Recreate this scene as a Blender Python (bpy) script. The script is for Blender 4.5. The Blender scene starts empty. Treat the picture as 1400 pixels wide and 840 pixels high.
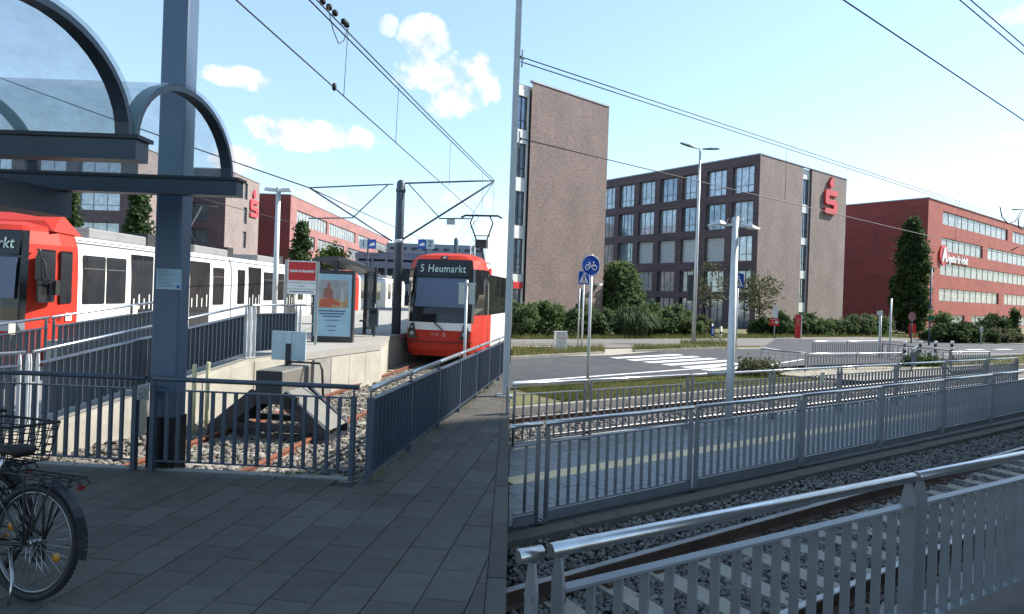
import bpy, bmesh, math, random
import numpy as np
from mathutils import Vector, Matrix
random.seed(7); RNG = np.random.default_rng(11)
SC = bpy.context.scene; COL = SC.collection

# ------------------------------------------------------------------ camera
FPX, U0, V0, EZ = 853.0, 700.0, 404.0, 1.9        # focal length and horizon in photo pixels, eye height
ROLL = math.radians(2.0); CR, SR = math.cos(ROLL), math.sin(ROLL)
cam = bpy.data.cameras.new('camera'); camo = bpy.data.objects.new('camera', cam); COL.objects.link(camo)
cam.sensor_fit = 'HORIZONTAL'; cam.sensor_width = 36.0; cam.lens = FPX / 1400 * 36.0
cam.shift_y = -(420 - V0) / 1400; cam.clip_start = 0.05; cam.clip_end = 5000
camo.matrix_world = Matrix(((CR, -SR, 0, 0), (0, 0, -1, 0), (SR, CR, 0, EZ), (0, 0, 0, 1)))
SC.camera = camo

# ------------------------------------------------------------------ sky and sun
SUN_AZ = math.radians(72); SUN_EL = math.radians(40)
S = Vector((math.sin(SUN_AZ) * math.cos(SUN_EL), math.cos(SUN_AZ) * math.cos(SUN_EL), math.sin(SUN_EL)))
SKY_STRENGTH = 0.15; SUN_STRENGTH = 5.0
wd = bpy.data.worlds.new('World'); SC.world = wd; wd.use_nodes = True
wt = wd.node_tree; wt.nodes.clear()
def WN(t, **k):
    n = wt.nodes.new(t)
    for a, b in k.items(): setattr(n, a, b)
    return n
def WL_(a, b): wt.links.new(a, b)
def wmath(op, a, b=None, c=None):
    n = WN('ShaderNodeMath', operation=op)
    for i, x in enumerate((a, b, c)):
        if x is None: continue
        if isinstance(x, (int, float)): n.inputs[i].default_value = x
        else: WL_(x, n.inputs[i])
    return n.outputs[0]
sky = WN('ShaderNodeTexSky'); sky.sky_type = 'NISHITA'; sky.sun_disc = False
sky.sun_elevation = SUN_EL; sky.sun_rotation = SUN_AZ; sky.air_density = 1.0; sky.dust_density = 0.2; sky.ozone_density = 1.2; sky.altitude = 50
geo = WN('ShaderNodeTexCoord'); DIRV = geo.outputs['Generated']
noise = WN('ShaderNodeTexNoise'); noise.inputs['Scale'].default_value = 24.0; noise.inputs['Detail'].default_value = 8; noise.inputs['Roughness'].default_value = 0.6
WL_(DIRV, noise.inputs['Vector'])
noise2 = WN('ShaderNodeTexNoise'); noise2.inputs['Scale'].default_value = 9.0; noise2.inputs['Detail'].default_value = 5
WL_(DIRV, noise2.inputs['Vector'])
NZ = wmath('ADD', wmath('MULTIPLY', wmath('SUBTRACT', noise.outputs['Fac'], 0.5), 3.4), wmath('MULTIPLY', wmath('SUBTRACT', noise2.outputs['Fac'], 0.5), 1.6))
def cloud(u, v, ru, rv, dens):
    a = ((u - U0) * CR + (v - V0) * SR) / FPX; b = ((u - U0) * SR - (v - V0) * CR) / FPX
    d = Vector((a, 1, b)).normalized(); k = 1.0 / Vector((a, 1, b)).length
    rt = Vector((d.y, -d.x, 0)).normalized(); up = rt.cross(d)
    def dot(vec):
        n = WN('ShaderNodeVectorMath', operation='DOT_PRODUCT'); WL_(DIRV, n.inputs[0]); n.inputs[1].default_value = vec
        return n.outputs['Value']
    su = wmath('MULTIPLY', dot(rt), FPX / (ru * k)); sv = wmath('MULTIPLY', dot(up), FPX / (rv * k))
    q = wmath('ADD', wmath('MULTIPLY', su, su), wmath('MULTIPLY', sv, sv))
    fr = wmath('GREATER_THAN', dot(d), 0.5)
    m = wmath('SUBTRACT', 1.05, q)
    m = wmath('ADD', m, NZ)
    m = wmath('SUBTRACT', m, wmath('MULTIPLY', wmath('MAXIMUM', wmath('SUBTRACT', q, 1.0), 0.0), 1.4))
    n = WN('ShaderNodeMapRange'); n.interpolation_type = 'SMOOTHSTEP'
    WL_(m, n.inputs['Value']); n.inputs['From Min'].default_value = 0.0; n.inputs['From Max'].default_value = 0.85; n.inputs['To Max'].default_value = dens
    return wmath('MULTIPLY', n.outputs['Result'], fr)
CL = [(333, 108, 55, 17, .95), (395, 182, 62, 24, 1), (440, 186, 60, 22, 1), (487, 190, 40, 20, .95), (622, 118, 62, 46, 1), (585, 105, 50, 30, 1), (648, 95, 30, 26, 1), (580, 58, 38, 36, .75), (531, 35, 15, 15, .6),
      (322, 222, 34, 24, .9), (668, 345, 42, 48, .75), (640, 275, 40, 14, .3), (440, 275, 70, 16, .45), (1375, 190, 28, 10, .55),
      (1392, 20, 34, 14, .5), (1210, 262, 60, 22, .5), (1330, 255, 60, 20, .45), (880, 300, 90, 25, .35),
      (-300, 120, 90, 30, .9), (-650, 200, 140, 40, .9), (1750, 150, 110, 35, .7), (2300, 60, 160, 50, .8)]
acc = None
for c in CL:
    m = cloud(*c); acc = m if acc is None else wmath('MAXIMUM', acc, m)
mix = WN('ShaderNodeMix', data_type='RGBA'); WL_(acc, mix.inputs['Factor'])
# the photographs are hazier than a clean atmosphere: a little even milky scatter over the whole sky
mul = WN('ShaderNodeMix', data_type='RGBA', blend_type='MIX'); mul.inputs['Factor'].default_value = 0.32
WL_(sky.outputs['Color'], mul.inputs['A']); mul.inputs['B'].default_value = (2.2, 3.3, 3.9, 1); WL_(mul.outputs['Result'], mix.inputs['A'])
crp = WN('ShaderNodeMix', data_type='RGBA'); crp.inputs['A'].default_value = (2.75, 3.1, 3.4, 1); crp.inputs['B'].default_value = (4.6, 4.6, 4.6, 1); cmr = WN('ShaderNodeMapRange'); cmr.inputs['From Min'].default_value = .35; cmr.inputs['From Max'].default_value = .6; WL_(noise.outputs['Fac'], cmr.inputs['Value']); WL_(cmr.outputs['Result'], crp.inputs['Factor']); WL_(crp.outputs['Result'], mix.inputs['B'])
bg = WN('ShaderNodeBackground'); bg.inputs['Strength'].default_value = SKY_STRENGTH; WL_(mix.outputs['Result'], bg.inputs['Color'])
wo = WN('ShaderNodeOutputWorld'); WL_(bg.outputs['Background'], wo.inputs['Surface'])
sl = bpy.data.lights.new('sun', 'SUN'); sl.energy = SUN_STRENGTH; sl.angle = math.radians(0.53); sl.color = (1.0, 0.95, 0.87)
slo = bpy.data.objects.new('sun', sl); COL.objects.link(slo); slo.location = S * 200
slo.rotation_euler = (-S).to_track_quat('-Z', 'Y').to_euler()
vs = SC.view_settings; vs.view_transform = 'Standard'; vs.look = 'None'; vs.gamma = 1; vs.exposure = 0.95; vs.use_curve_mapping = False
SC.render.engine = 'CYCLES'; SC.cycles.use_denoising = True; SC.cycles.max_bounces = 8; SC.cycles.transparent_max_bounces = 16

# ------------------------------------------------------------------ photo pixels to places
def ab(u, v): return ((u - U0) * CR + (v - V0) * SR) / FPX, ((u - U0) * SR - (v - V0) * CR) / FPX
def P(u, v, z=0.0):                      # the point at height z seen at pixel u, v
    a, b = ab(u, v); Y = (z - EZ) / b; return Vector((a * Y, Y, z))
def PY(u, v, Y):                         # the point at depth Y
    a, b = ab(u, v); return Vector((a * Y, Y, EZ + b * Y))
def PW(u, v, A, B):                      # the point on the vertical plane through A and B
    a, b = ab(u, v); dx, dy = B[0] - A[0], B[1] - A[1]
    Y = (A[0] * dy - A[1] * dx) / (a * dy - dx); return Vector((a * Y, Y, EZ + b * Y))
def unit(v): return Vector(v).normalized()
def az(deg): return Vector((math.sin(math.radians(deg)), math.cos(math.radians(deg)), 0))
DT = az(8.2)                              # direction of the left-hand track
DR = az(56.5); NR = Vector((-DR.y, DR.x, 0))   # direction of the right-hand tracks and their normal
def RT(n, t, z=0.0): p = NR * n + DR * t; p.z = z; return p
def frame(o, ex, ey=None, ez=(0, 0, 1)):
    ex = Vector(ex).normalized(); ez = Vector(ez)
    ey = ez.cross(ex) if ey is None else Vector(ey)
    return Matrix(((ex.x, ey.x, ez.x, o[0]), (ex.y, ey.y, ez.y, o[1]), (ex.z, ey.z, ez.z, o[2]), (0, 0, 0, 1)))

# ------------------------------------------------------------------ materials
MATS = {}
def mat(name, col, rough=0.6, metal=0.0, var=0.12, scale=3.0, bump=0.0, bscale=30.0, rnd=0.0, spec=0.5, emit=0.0, col2=None, coord='Object', det=6, coat=0.0, trans=0.0, alpha=1.0):
    if name in MATS: return MATS[name]
    m = bpy.data.materials.new(name); m.use_nodes = True; t = m.node_tree; b = t.nodes['Principled BSDF']
    b.inputs['Roughness'].default_value = rough; b.inputs['Metallic'].default_value = metal
    b.inputs['Specular IOR Level'].default_value = spec; b.inputs['Coat Weight'].default_value = coat
    if trans: b.inputs['Transmission Weight'].default_value = trans
    if alpha < 1: b.inputs['Alpha'].default_value = alpha
    tc = t.nodes.new('ShaderNodeTexCoord')
    nz = t.nodes.new('ShaderNodeTexNoise'); nz.inputs['Scale'].default_value = scale; nz.inputs['Detail'].default_value = det; nz.inputs['Roughness'].default_value = .62
    t.links.new(tc.outputs[coord], nz.inputs['Vector'])
    mr = t.nodes.new('ShaderNodeMapRange'); mr.inputs['From Min'].default_value = .3; mr.inputs['From Max'].default_value = .7
    t.links.new(nz.outputs['Fac'], mr.inputs['Value'])
    mx = t.nodes.new('ShaderNodeMix'); mx.data_type = 'RGBA'; t.links.new(mr.outputs['Result'], mx.inputs['Factor'])
    c2 = col2 if col2 else tuple(min(1, c * (1 + var)) for c in col); c1 = col if col2 else tuple(c * (1 - var) for c in col)
    mx.inputs['A'].default_value = (*c1, 1); mx.inputs['B'].default_value = (*c2, 1)
    out = mx.outputs['Result']
    if rnd:
        oi = t.nodes.new('ShaderNodeObjectInfo'); hs = t.nodes.new('ShaderNodeHueSaturation')
        r2 = t.nodes.new('ShaderNodeMapRange'); r2.inputs['To Min'].default_value = 1 - rnd; r2.inputs['To Max'].default_value = 1 + rnd
        t.links.new(oi.outputs['Random'], r2.inputs['Value']); t.links.new(r2.outputs['Result'], hs.inputs['Value']); t.links.new(out, hs.inputs['Color']); out = hs.outputs['Color']
    t.links.new(out, b.inputs['Base Color'])
    if emit: t.links.new(out, b.inputs['Emission Color']); b.inputs['Emission Strength'].default_value = emit
    if bump:
        n2 = t.nodes.new('ShaderNodeTexNoise'); n2.inputs['Scale'].default_value = bscale; n2.inputs['Detail'].default_value = 5
        t.links.new(tc.outputs[coord], n2.inputs['Vector'])
        bp = t.nodes.new('ShaderNodeBump'); bp.inputs['Strength'].default_value = bump; bp.inputs['Distance'].default_value = 0.02
        t.links.new(n2.outputs['Fac'], bp.inputs['Height']); t.links.new(bp.outputs['Normal'], b.inputs['Normal'])
    MATS[name] = m; return m
def stains(m, col, scale=2.0, lo=.55, hi=.75, stretch=(1, 1, .2), amount=.6):      # vertical streaks and blotches over a material
    t = m.node_tree; b = t.nodes['Principled BSDF']; src = b.inputs['Base Color'].links[0].from_socket
    tc = t.nodes.new('ShaderNodeTexCoord'); mp = t.nodes.new('ShaderNodeMapping'); mp.inputs['Scale'].default_value = stretch
    nz = t.nodes.new('ShaderNodeTexNoise'); nz.inputs['Scale'].default_value = scale; nz.inputs['Detail'].default_value = 8; nz.inputs['Roughness'].default_value = .7
    t.links.new(tc.outputs['Object'], mp.inputs['Vector']); t.links.new(mp.outputs['Vector'], nz.inputs['Vector'])
    mr = t.nodes.new('ShaderNodeMapRange'); mr.inputs['From Min'].default_value = lo; mr.inputs['From Max'].default_value = hi; mr.inputs['To Max'].default_value = amount
    t.links.new(nz.outputs['Fac'], mr.inputs['Value'])
    mx = t.nodes.new('ShaderNodeMix'); mx.data_type = 'RGBA'; t.links.new(mr.outputs['Result'], mx.inputs['Factor']); t.links.new(src, mx.inputs['A']); mx.inputs['B'].default_value = (*col, 1)
    t.links.new(mx.outputs['Result'], b.inputs['Base Color']); return m
def brickmat(name, c1, c2, mortar, rw=.5, rh=.14, bump=.5, glint=None):
    m = mat(name, c1, .85, 0, .1); t = m.node_tree; b = t.nodes['Principled BSDF']
    tc = t.nodes.new('ShaderNodeTexCoord'); sx = t.nodes.new('ShaderNodeSeparateXYZ'); t.links.new(tc.outputs['Object'], sx.inputs[0])
    ad = t.nodes.new('ShaderNodeMath'); ad.operation = 'ADD'; t.links.new(sx.outputs['X'], ad.inputs[0]); t.links.new(sx.outputs['Y'], ad.inputs[1])
    cx = t.nodes.new('ShaderNodeCombineXYZ'); t.links.new(ad.outputs[0], cx.inputs['X']); t.links.new(sx.outputs['Z'], cx.inputs['Y'])
    br = t.nodes.new('ShaderNodeTexBrick'); br.inputs['Scale'].default_value = 1.0; br.inputs['Brick Width'].default_value = rw; br.inputs['Row Height'].default_value = rh
    br.inputs['Mortar Size'].default_value = .008; br.inputs['Bias'].default_value = 0.0; br.inputs['Color1'].default_value = (*c1, 1); br.inputs['Color2'].default_value = (*c2, 1); br.inputs['Mortar'].default_value = (*mortar, 1)
    t.links.new(cx.outputs[0], br.inputs['Vector'])
    n1 = t.nodes.new('ShaderNodeTexNoise'); n1.inputs['Scale'].default_value = .35; n1.inputs['Detail'].default_value = 5; t.links.new(cx.outputs[0], n1.inputs['Vector'])
    mp = t.nodes.new('ShaderNodeMapping'); mp.inputs['Scale'].default_value = (1.6, 7, 1); t.links.new(cx.outputs[0], mp.inputs['Vector'])
    n2 = t.nodes.new('ShaderNodeTexNoise'); n2.inputs['Scale'].default_value = 1.3; n2.inputs['Detail'].default_value = 7; n2.inputs['Roughness'].default_value = .75; t.links.new(mp.outputs['Vector'], n2.inputs['Vector'])
    hs = t.nodes.new('ShaderNodeHueSaturation'); t.links.new(br.outputs['Color'], hs.inputs['Color'])
    sm = t.nodes.new('ShaderNodeMath'); sm.operation = 'MULTIPLY_ADD'; t.links.new(n2.outputs['Fac'], sm.inputs[0]); sm.inputs[1].default_value = 2.3
    s2 = t.nodes.new('ShaderNodeMath'); s2.operation = 'MULTIPLY_ADD'; t.links.new(n1.outputs['Fac'], s2.inputs[0]); s2.inputs[1].default_value = .7; s2.inputs[2].default_value = -.5
    t.links.new(s2.outputs[0], sm.inputs[2]); t.links.new(sm.outputs[0], hs.inputs['Value'])
    out = hs.outputs['Color']
    if glint:  # pale flecks painted as glints of grazing sun
        n3 = t.nodes.new('ShaderNodeTexNoise'); n3.inputs['Scale'].default_value = 2.2; n3.inputs['Detail'].default_value = 4; n3.inputs['Roughness'].default_value = .8
        t.links.new(mp.outputs['Vector'], n3.inputs['Vector'])
        r3 = t.nodes.new('ShaderNodeMapRange'); r3.inputs['From Min'].default_value = .59; r3.inputs['From Max'].default_value = .7; r3.inputs['To Max'].default_value = .85; t.links.new(n3.outputs['Fac'], r3.inputs['Value'])
        mx = t.nodes.new('ShaderNodeMix'); mx.data_type = 'RGBA'; t.links.new(r3.outputs['Result'], mx.inputs['Factor']); t.links.new(out, mx.inputs['A']); mx.inputs['B'].default_value = (*glint, 1); out = mx.outputs['Result']
    t.links.new(out, b.inputs['Base Color'])
    bp = t.nodes.new('ShaderNodeBump'); bp.inputs['Strength'].default_value = bump; bp.inputs['Distance'].default_value = .03
    t.links.new(n2.outputs['Fac'], bp.inputs['Height']); t.links.new(bp.outputs['Normal'], b.inputs['Normal'])
    return m
def leafmat(name, c1, c2, tr=.35):
    if name in MATS: return MATS[name]
    m = mat(name, c1, .75, 0, 0, .9, col2=c2, spec=.15); t = m.node_tree; b = t.nodes['Principled BSDF']; o = t.nodes['Material Output']
    tl = t.nodes.new('ShaderNodeBsdfTranslucent'); ms = t.nodes.new('ShaderNodeMixShader'); ms.inputs[0].default_value = tr
    t.links.new(b.inputs['Base Color'].links[0].from_socket, tl.inputs['Color'])
    t.links.new(b.outputs[0], ms.inputs[1]); t.links.new(tl.outputs[0], ms.inputs[2]); t.links.new(ms.outputs[0], o.inputs['Surface'])
    return m
def glassmat(name, tint, alpha, rough=.08, dirt=.1):     # thin glazing: a pane that is mostly clear, with grime
    m = bpy.data.materials.new(name); m.use_nodes = True; t = m.node_tree; b = t.nodes['Principled BSDF']; o = t.nodes['Material Output']
    b.inputs['Base Color'].default_value = (*tint, 1); b.inputs['Roughness'].default_value = rough
    tr = t.nodes.new('ShaderNodeBsdfTransparent'); ms = t.nodes.new('ShaderNodeMixShader')
    tc = t.nodes.new('ShaderNodeTexCoord'); nz = t.nodes.new('ShaderNodeTexNoise'); nz.inputs['Scale'].default_value = 5; nz.inputs['Detail'].default_value = 9; nz.inputs['Roughness'].default_value = .75
    t.links.new(tc.outputs['Object'], nz.inputs['Vector'])
    mr = t.nodes.new('ShaderNodeMapRange'); mr.inputs['From Min'].default_value = .4; mr.inputs['From Max'].default_value = .75; mr.inputs['To Min'].default_value = alpha; mr.inputs['To Max'].default_value = alpha + dirt
    t.links.new(nz.outputs['Fac'], mr.inputs['Value']); t.links.new(mr.outputs['Result'], ms.inputs[0])
    t.links.new(tr.outputs[0], ms.inputs[1]); t.links.new(b.outputs[0], ms.inputs[2]); t.links.new(ms.outputs[0], o.inputs['Surface'])
    MATS[name] = m; return m

# ------------------------------------------------------------------ mesh builder
WLOC = {}
class MB:
    def __init__(s): s.v = []; s.f = []; s.mi = []; s.sm = []
    def add(s, vs_, fs, mi=0, smooth=False, M=None):
        o = len(s.v)
        s.v += [(M @ Vector(p)) if M is not None else Vector(p) for p in vs_]
        for f in fs: s.f.append([i + o for i in f]); s.mi.append(mi); s.sm.append(smooth)
        return s
    def box(s, x0, x1, y0, y1, z0, z1, M=None, mi=0):
        return s.add([(x0, y0, z0), (x1, y0, z0), (x1, y1, z0), (x0, y1, z0), (x0, y0, z1), (x1, y0, z1), (x1, y1, z1), (x0, y1, z1)],
                     [(0, 3, 2, 1), (4, 5, 6, 7), (0, 1, 5, 4), (1, 2, 6, 5), (2, 3, 7, 6), (3, 0, 4, 7)], mi, False, M)
    def beam(s, p, q, w, h, up=(0, 0, 1), mi=0):
        p, q = Vector(p), Vector(q); d = (q - p).normalized(); upv = Vector(up)
        if abs(d.dot(upv.normalized())) > .99: upv = Vector((0, 1, 0))
        x = d.cross(upv).normalized(); y = x.cross(d)
        vs_ = [p + x * (a * w / 2) + y * (b * h / 2) for a, b in ((-1, -1), (1, -1), (1, 1), (-1, 1))] + [q + x * (a * w / 2) + y * (b * h / 2) for a, b in ((-1, -1), (1, -1), (1, 1), (-1, 1))]
        return s.add(vs_, [(0, 1, 2, 3), (7, 6, 5, 4), (0, 4, 5, 1), (1, 5, 6, 2), (2, 6, 7, 3), (3, 7, 4, 0)], mi)
    def tube(s, pts, r, n=8, closed=False, mi=0, caps=True, smooth=True):
        pts = [Vector(p) for p in pts]; m = len(pts); R_ = r if isinstance(r, (list, tuple)) else [r] * m
        ref = None; o = len(s.v); vs_ = []
        for i, p in enumerate(pts):
            a = pts[i - 1] if (i or closed) else p; b = pts[(i + 1) % m] if (i < m - 1 or closed) else p
            d = (b - a).normalized()
            if ref is None:
                ref = Vector((0, 0, 1)) if abs(d.z) < .9 else Vector((1, 0, 0))
            x = d.cross(ref); x = x.normalized() if x.length > 1e-6 else Vector((1, 0, 0)); y = x.cross(d).normalized(); ref = y
            for k in range(n):
                an = 2 * math.pi * k / n; vs_.append(p + x * (math.cos(an) * R_[i]) + y * (math.sin(an) * R_[i]))
        fs = []
        for i in range(m if closed else m - 1):
            j = (i + 1) % m
            for k in range(n): fs.append((i * n + k, i * n + (k + 1) % n, j * n + (k + 1) % n, j * n + k))
        s.add(vs_, fs, mi, smooth)
        if caps and not closed: s.add([], [], mi); s.f += [[o + k for k in range(n - 1, -1, -1)], [o + (m - 1) * n + k for k in range(n)]]; s.mi += [mi, mi]; s.sm += [False, False]
        return s
    def prism(s, poly, h0, h1, M=None, mi=0):
        n = len(poly); vs_ = [(p[0], p[1], h0) for p in poly] + [(p[0], p[1], h1) for p in poly]
        ar = sum(poly[i][0] * poly[(i + 1) % n][1] - poly[(i + 1) % n][0] * poly[i][1] for i in range(n))
        fs = [tuple(range(n - 1, -1, -1)), tuple(range(n, 2 * n))] + [(i, (i + 1) % n, n + (i + 1) % n, n + i) for i in range(n)]
        if ar < 0: fs = [tuple(reversed(f)) for f in fs]
        return s.add(vs_, fs, mi, False, M)
    def lathe(s, prof, n=16, M=None, mi=0, smooth=True):
        vs_ = []; fs = []
        for r, z in prof:
            for k in range(n): an = 2 * math.pi * k / n; vs_.append((r * math.cos(an), r * math.sin(an), z))
        for i in range(len(prof) - 1):
            for k in range(n): fs.append((i * n + k, i * n + (k + 1) % n, (i + 1) * n + (k + 1) % n, (i + 1) * n + k))
        s.add(vs_, fs, mi, smooth, M)
        o = len(s.v) - len(vs_)
        s.f += [[o + k for k in range(n - 1, -1, -1)], [o + (len(prof) - 1) * n + k for k in range(n)]]; s.mi += [mi, mi]; s.sm += [False, False]
        return s
    def mesh(s, name, mats, off=None):
        me = bpy.data.meshes.new(name); o = Vector(off) if off is not None else Vector((0, 0, 0))
        me.from_pydata([tuple(p - o) for p in s.v], [], s.f)
        for m in (mats if isinstance(mats, (list, tuple)) else [mats]): me.materials.append(m)
        me.polygons.foreach_set('material_index', s.mi); me.polygons.foreach_set('use_smooth', s.sm); me.update(); return me
    def build(s, name, mats, parent=None, origin=None):
        off = WLOC[parent] if parent is not None else (Vector(origin) if origin is not None else Vector((0, 0, 0)))
        o = bpy.data.objects.new(name, s.mesh(name, mats, off)); COL.objects.link(o)
        if parent is not None: o.parent = parent; WLOC[o] = off
        else: o.location = off; WLOC[o] = off
        return o
def tag(o, label=None, cat=None, group=None, kind=None):
    if label: o['label'] = label
    if cat: o['category'] = cat
    if group: o['group'] = group
    if kind: o['kind'] = kind
    return o
def thing(name, loc, label, cat, group=None):
    o = bpy.data.objects.new(name, None); COL.objects.link(o); o.location = loc; WLOC[o] = Vector(loc); o.empty_display_size = .1
    return tag(o, label, cat, group)
def inst(name, me, parent, loc, rz=0.0, M=None):                 # a piece that shares mesh data, at a world place
    o = bpy.data.objects.new(name, me); COL.objects.link(o); o.parent = parent
    if M is not None:
        M = M.copy(); M.translation = M.translation - WLOC[parent]; o.matrix_local = M
    else:
        o.location = Vector(loc) - WLOC[parent]; o.rotation_euler = (0, 0, rz)
    WLOC[o] = WLOC[parent]; return o
def bevel(o, w, seg=2):
    b = o.modifiers.new('bevel', 'BEVEL'); b.width = w; b.segments = seg; b.limit_method = 'ANGLE'; b.angle_limit = math.radians(35); return o
def struct(name, mb, m): return tag(mb.build(name, m), kind='structure')
def raw_mesh(name, V, Fq, mats, mi=None, smooth=False):          # numpy arrays straight to a mesh, all faces with the same corner count
    me = bpy.data.meshes.new(name); k = Fq.shape[1]
    me.vertices.add(len(V)); me.vertices.foreach_set('co', np.ascontiguousarray(V, dtype=np.float32).ravel())
    me.loops.add(Fq.size); me.loops.foreach_set('vertex_index', np.ascontiguousarray(Fq, dtype=np.int32).ravel())
    me.polygons.add(len(Fq)); me.polygons.foreach_set('loop_start', np.arange(0, Fq.size, k, dtype=np.int32)); me.polygons.foreach_set('loop_total', np.full(len(Fq), k, dtype=np.int32))
    for m in (mats if isinstance(mats, (list, tuple)) else [mats]): me.materials.append(m)
    if mi is not None: me.polygons.foreach_set('material_index', np.ascontiguousarray(mi, dtype=np.int32))
    me.update(calc_edges=True); me.shade_flat(); return me
def text(parent, s, size, M, m, name='lettering', ex=0.004, xs=1.0, bold=0.0, space=1.0):
    cu = bpy.data.curves.new('t', 'FONT'); cu.body = s; cu.size = size; cu.extrude = ex; cu.align_x = 'CENTER'; cu.align_y = 'CENTER'; cu.resolution_u = 2; cu.offset = bold; cu.space_character = space
    to = bpy.data.objects.new('t', cu); COL.objects.link(to); dg = bpy.context.evaluated_depsgraph_get()
    me = bpy.data.meshes.new_from_object(to.evaluated_get(dg)); bpy.data.objects.remove(to); bpy.data.curves.remove(cu)
    me.materials.clear(); me.materials.append(m); me.transform(Matrix.Diagonal((xs, 1, 1, 1)))
    me.transform(M); me.transform(Matrix.Translation(-WLOC[parent]))
    o = bpy.data.objects.new(name, me); COL.objects.link(o); o.parent = parent; WLOC[o] = WLOC[parent]; return o
def face(o, right, up=(0, 0, 1)):       # local x = right, y = up, z = towards the viewer
    r, u = unit(right), unit(up); n = r.cross(u)
    return Matrix(((r.x, u.x, n.x, o[0]), (r.y, u.y, n.y, o[1]), (r.z, u.z, n.z, o[2]), (0, 0, 0, 1)))
def ring(r, n=24, a0=0, a1=2 * math.pi): return [(r * math.cos(a0 + (a1 - a0) * i / n), r * math.sin(a0 + (a1 - a0) * i / n)) for i in range(n)]

# shared materials
slate = mat('slate paint', (.06, .08, .11), .45, .2, .12, 6, rnd=.03)
slate2 = mat('grey paint', (.215, .225, .24), .42, .25, .12, 5, rnd=.04)
steel = stains(mat('brushed steel', (.6, .61, .62), .3, 1.0, .1, 12), (.35, .33, .3), 8, .55, .75, (1, 1, 1), .6)
galv = mat('galvanised steel', (.36, .38, .39), .45, .6, .15, 9)
galvl = mat('pale galvanised steel', (.55, .57, .58), .5, .3, .1, 5)
black = mat('black rubber', (.012, .012, .013), .7, 0, .2)
blackgl = mat('black gloss', (.012, .013, .016), .25, 0, .1)
redp = stains(mat('red tram paint', (.45, .027, .012), .55, 0, .06, 2, spec=.3), (.2, .03, .02), 3, .55, .8, (1, 1, .3), .35)
whitep = stains(mat('white tram paint', (.7, .7, .68), .4, 0, .04, 2), (.42, .4, .37), 4, .5, .8, (1, 1, .15), .4)
tglass = mat('tram glass', (.008, .01, .013), .06, 0, .25, 1.3, spec=.45, col2=(.028, .027, .027))
white = mat('white sheet', (.78, .78, .77), .5, 0, .05)
bluesign = mat('sign blue', (.012, .07, .36), .4, 0, .05)
redsign = mat('sign red', (.6, .03, .03), .45, 0, .06)
conc = stains(mat('pale concrete', (.37, .345, .295), .9, 0, .14, 2, bump=.25, bscale=20), (.16, .14, .11), 3.5, .52, .8, (1, 1, .14), .6)
concd = stains(mat('grey concrete', (.26, .25, .23), .9, 0, .2, 1.5, bump=.3), (.12, .11, .08), 2.2, .5, .75, (1, 1, 1), .5)
wirem = mat('wire', (.03, .032, .035), .6, .3, .1)

# ================================================================== GROUND AND SETTING
earth = mat('earth', (.12, .105, .08), .95, 0, .3, .4)
lawnm = mat('lawn', (.085, .1, .032), .95, 0, .2, 1.2, col2=(.16, .14, .06), bump=.6, bscale=14, det=9)
asph = stains(mat('asphalt', (.036, .04, .048), .85, 0, .12, 1.2, bump=.25, bscale=60), (.06, .062, .066), .5, .5, .75, (1, .25, 1), .5); stains(asph, (.085, .085, .082), .9, .52, .62, (1, 1, 1), .45)
asph2 = mat('old asphalt', (.15, .14, .13), .9, 0, .14, .8, bump=.2, bscale=60)
pathm = mat('beige paving', (.33, .3, .25), .9, 0, .12, 2)
paint = stains(mat('road paint', (.72, .72, .7), .7, 0, .08, 4), (.3, .3, .3), 6, .55, .7, (1, 1, 1), .6)
jointm = mat('joint sand', (.04, .039, .036), .95, 0, .3, 8)
pavm = stains(mat('dark paver', (.072, .065, .055), .8, 0, .2, 5, bump=.12, bscale=70, rnd=.22), (.11, .1, .086), 1.6, .5, .8, (1, 1, 1), .4); stains(pavm, (.03, .03, .03), 26, .68, .72, (1, 1, 1), .7); stains(pavm, (.045, .048, .04), .6, .5, .75, (1, 1, 1), .6)
pavr = stains(mat('platform paver', (.27, .272, .27), .8, 0, .1, 5, bump=.1, bscale=60, rnd=.07), (.1, .1, .1), 2, .55, .8, (1, 1, 1), .4)
tact = stains(mat('tactile tile', (.78, .6, .36), .8, 0, .1, 6, rnd=.08), (.25, .17, .1), 9, .55, .7, (1, 1, 1), .6)
weed = leafmat('weeds', (.09, .12, .03), (.2, .2, .07))
ballmat_l = mat('warm ballast', (.15, .135, .115), .9, 0, .45, 9, rnd=.2, det=3)
ballmat_r = mat('basalt ballast', (.15, .138, .128), .85, 0, .6, 9, rnd=.2, det=3)
bedmat = mat('ballast bed', (.05, .048, .047), .95, 0, .4, 12)
bedmat_l = mat('warm ballast bed', (.12, .105, .09), .95, 0, .4, 12)
sleepm = stains(mat('sleeper concrete', (.33, .3, .25), .9, 0, .15, 4, bump=.2), (.2, .17, .13), 3, .5, .75, (1, 1, 1), .5)
railm = stains(mat('rail rust brown', (.09, .055, .04), .75, .1, .3, 6), (.16, .08, .05), 4, .5, .7, (1, 1, 1), .5)
railo = stains(mat('rail orange rust', (.17, .06, .032), .85, 0, .3, 6), (.18, .06, .03), 4, .5, .7, (1, 1, 1), .5)
railtop = mat('polished rail head', (.3, .29, .28), .38, 1.0, .2)

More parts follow.
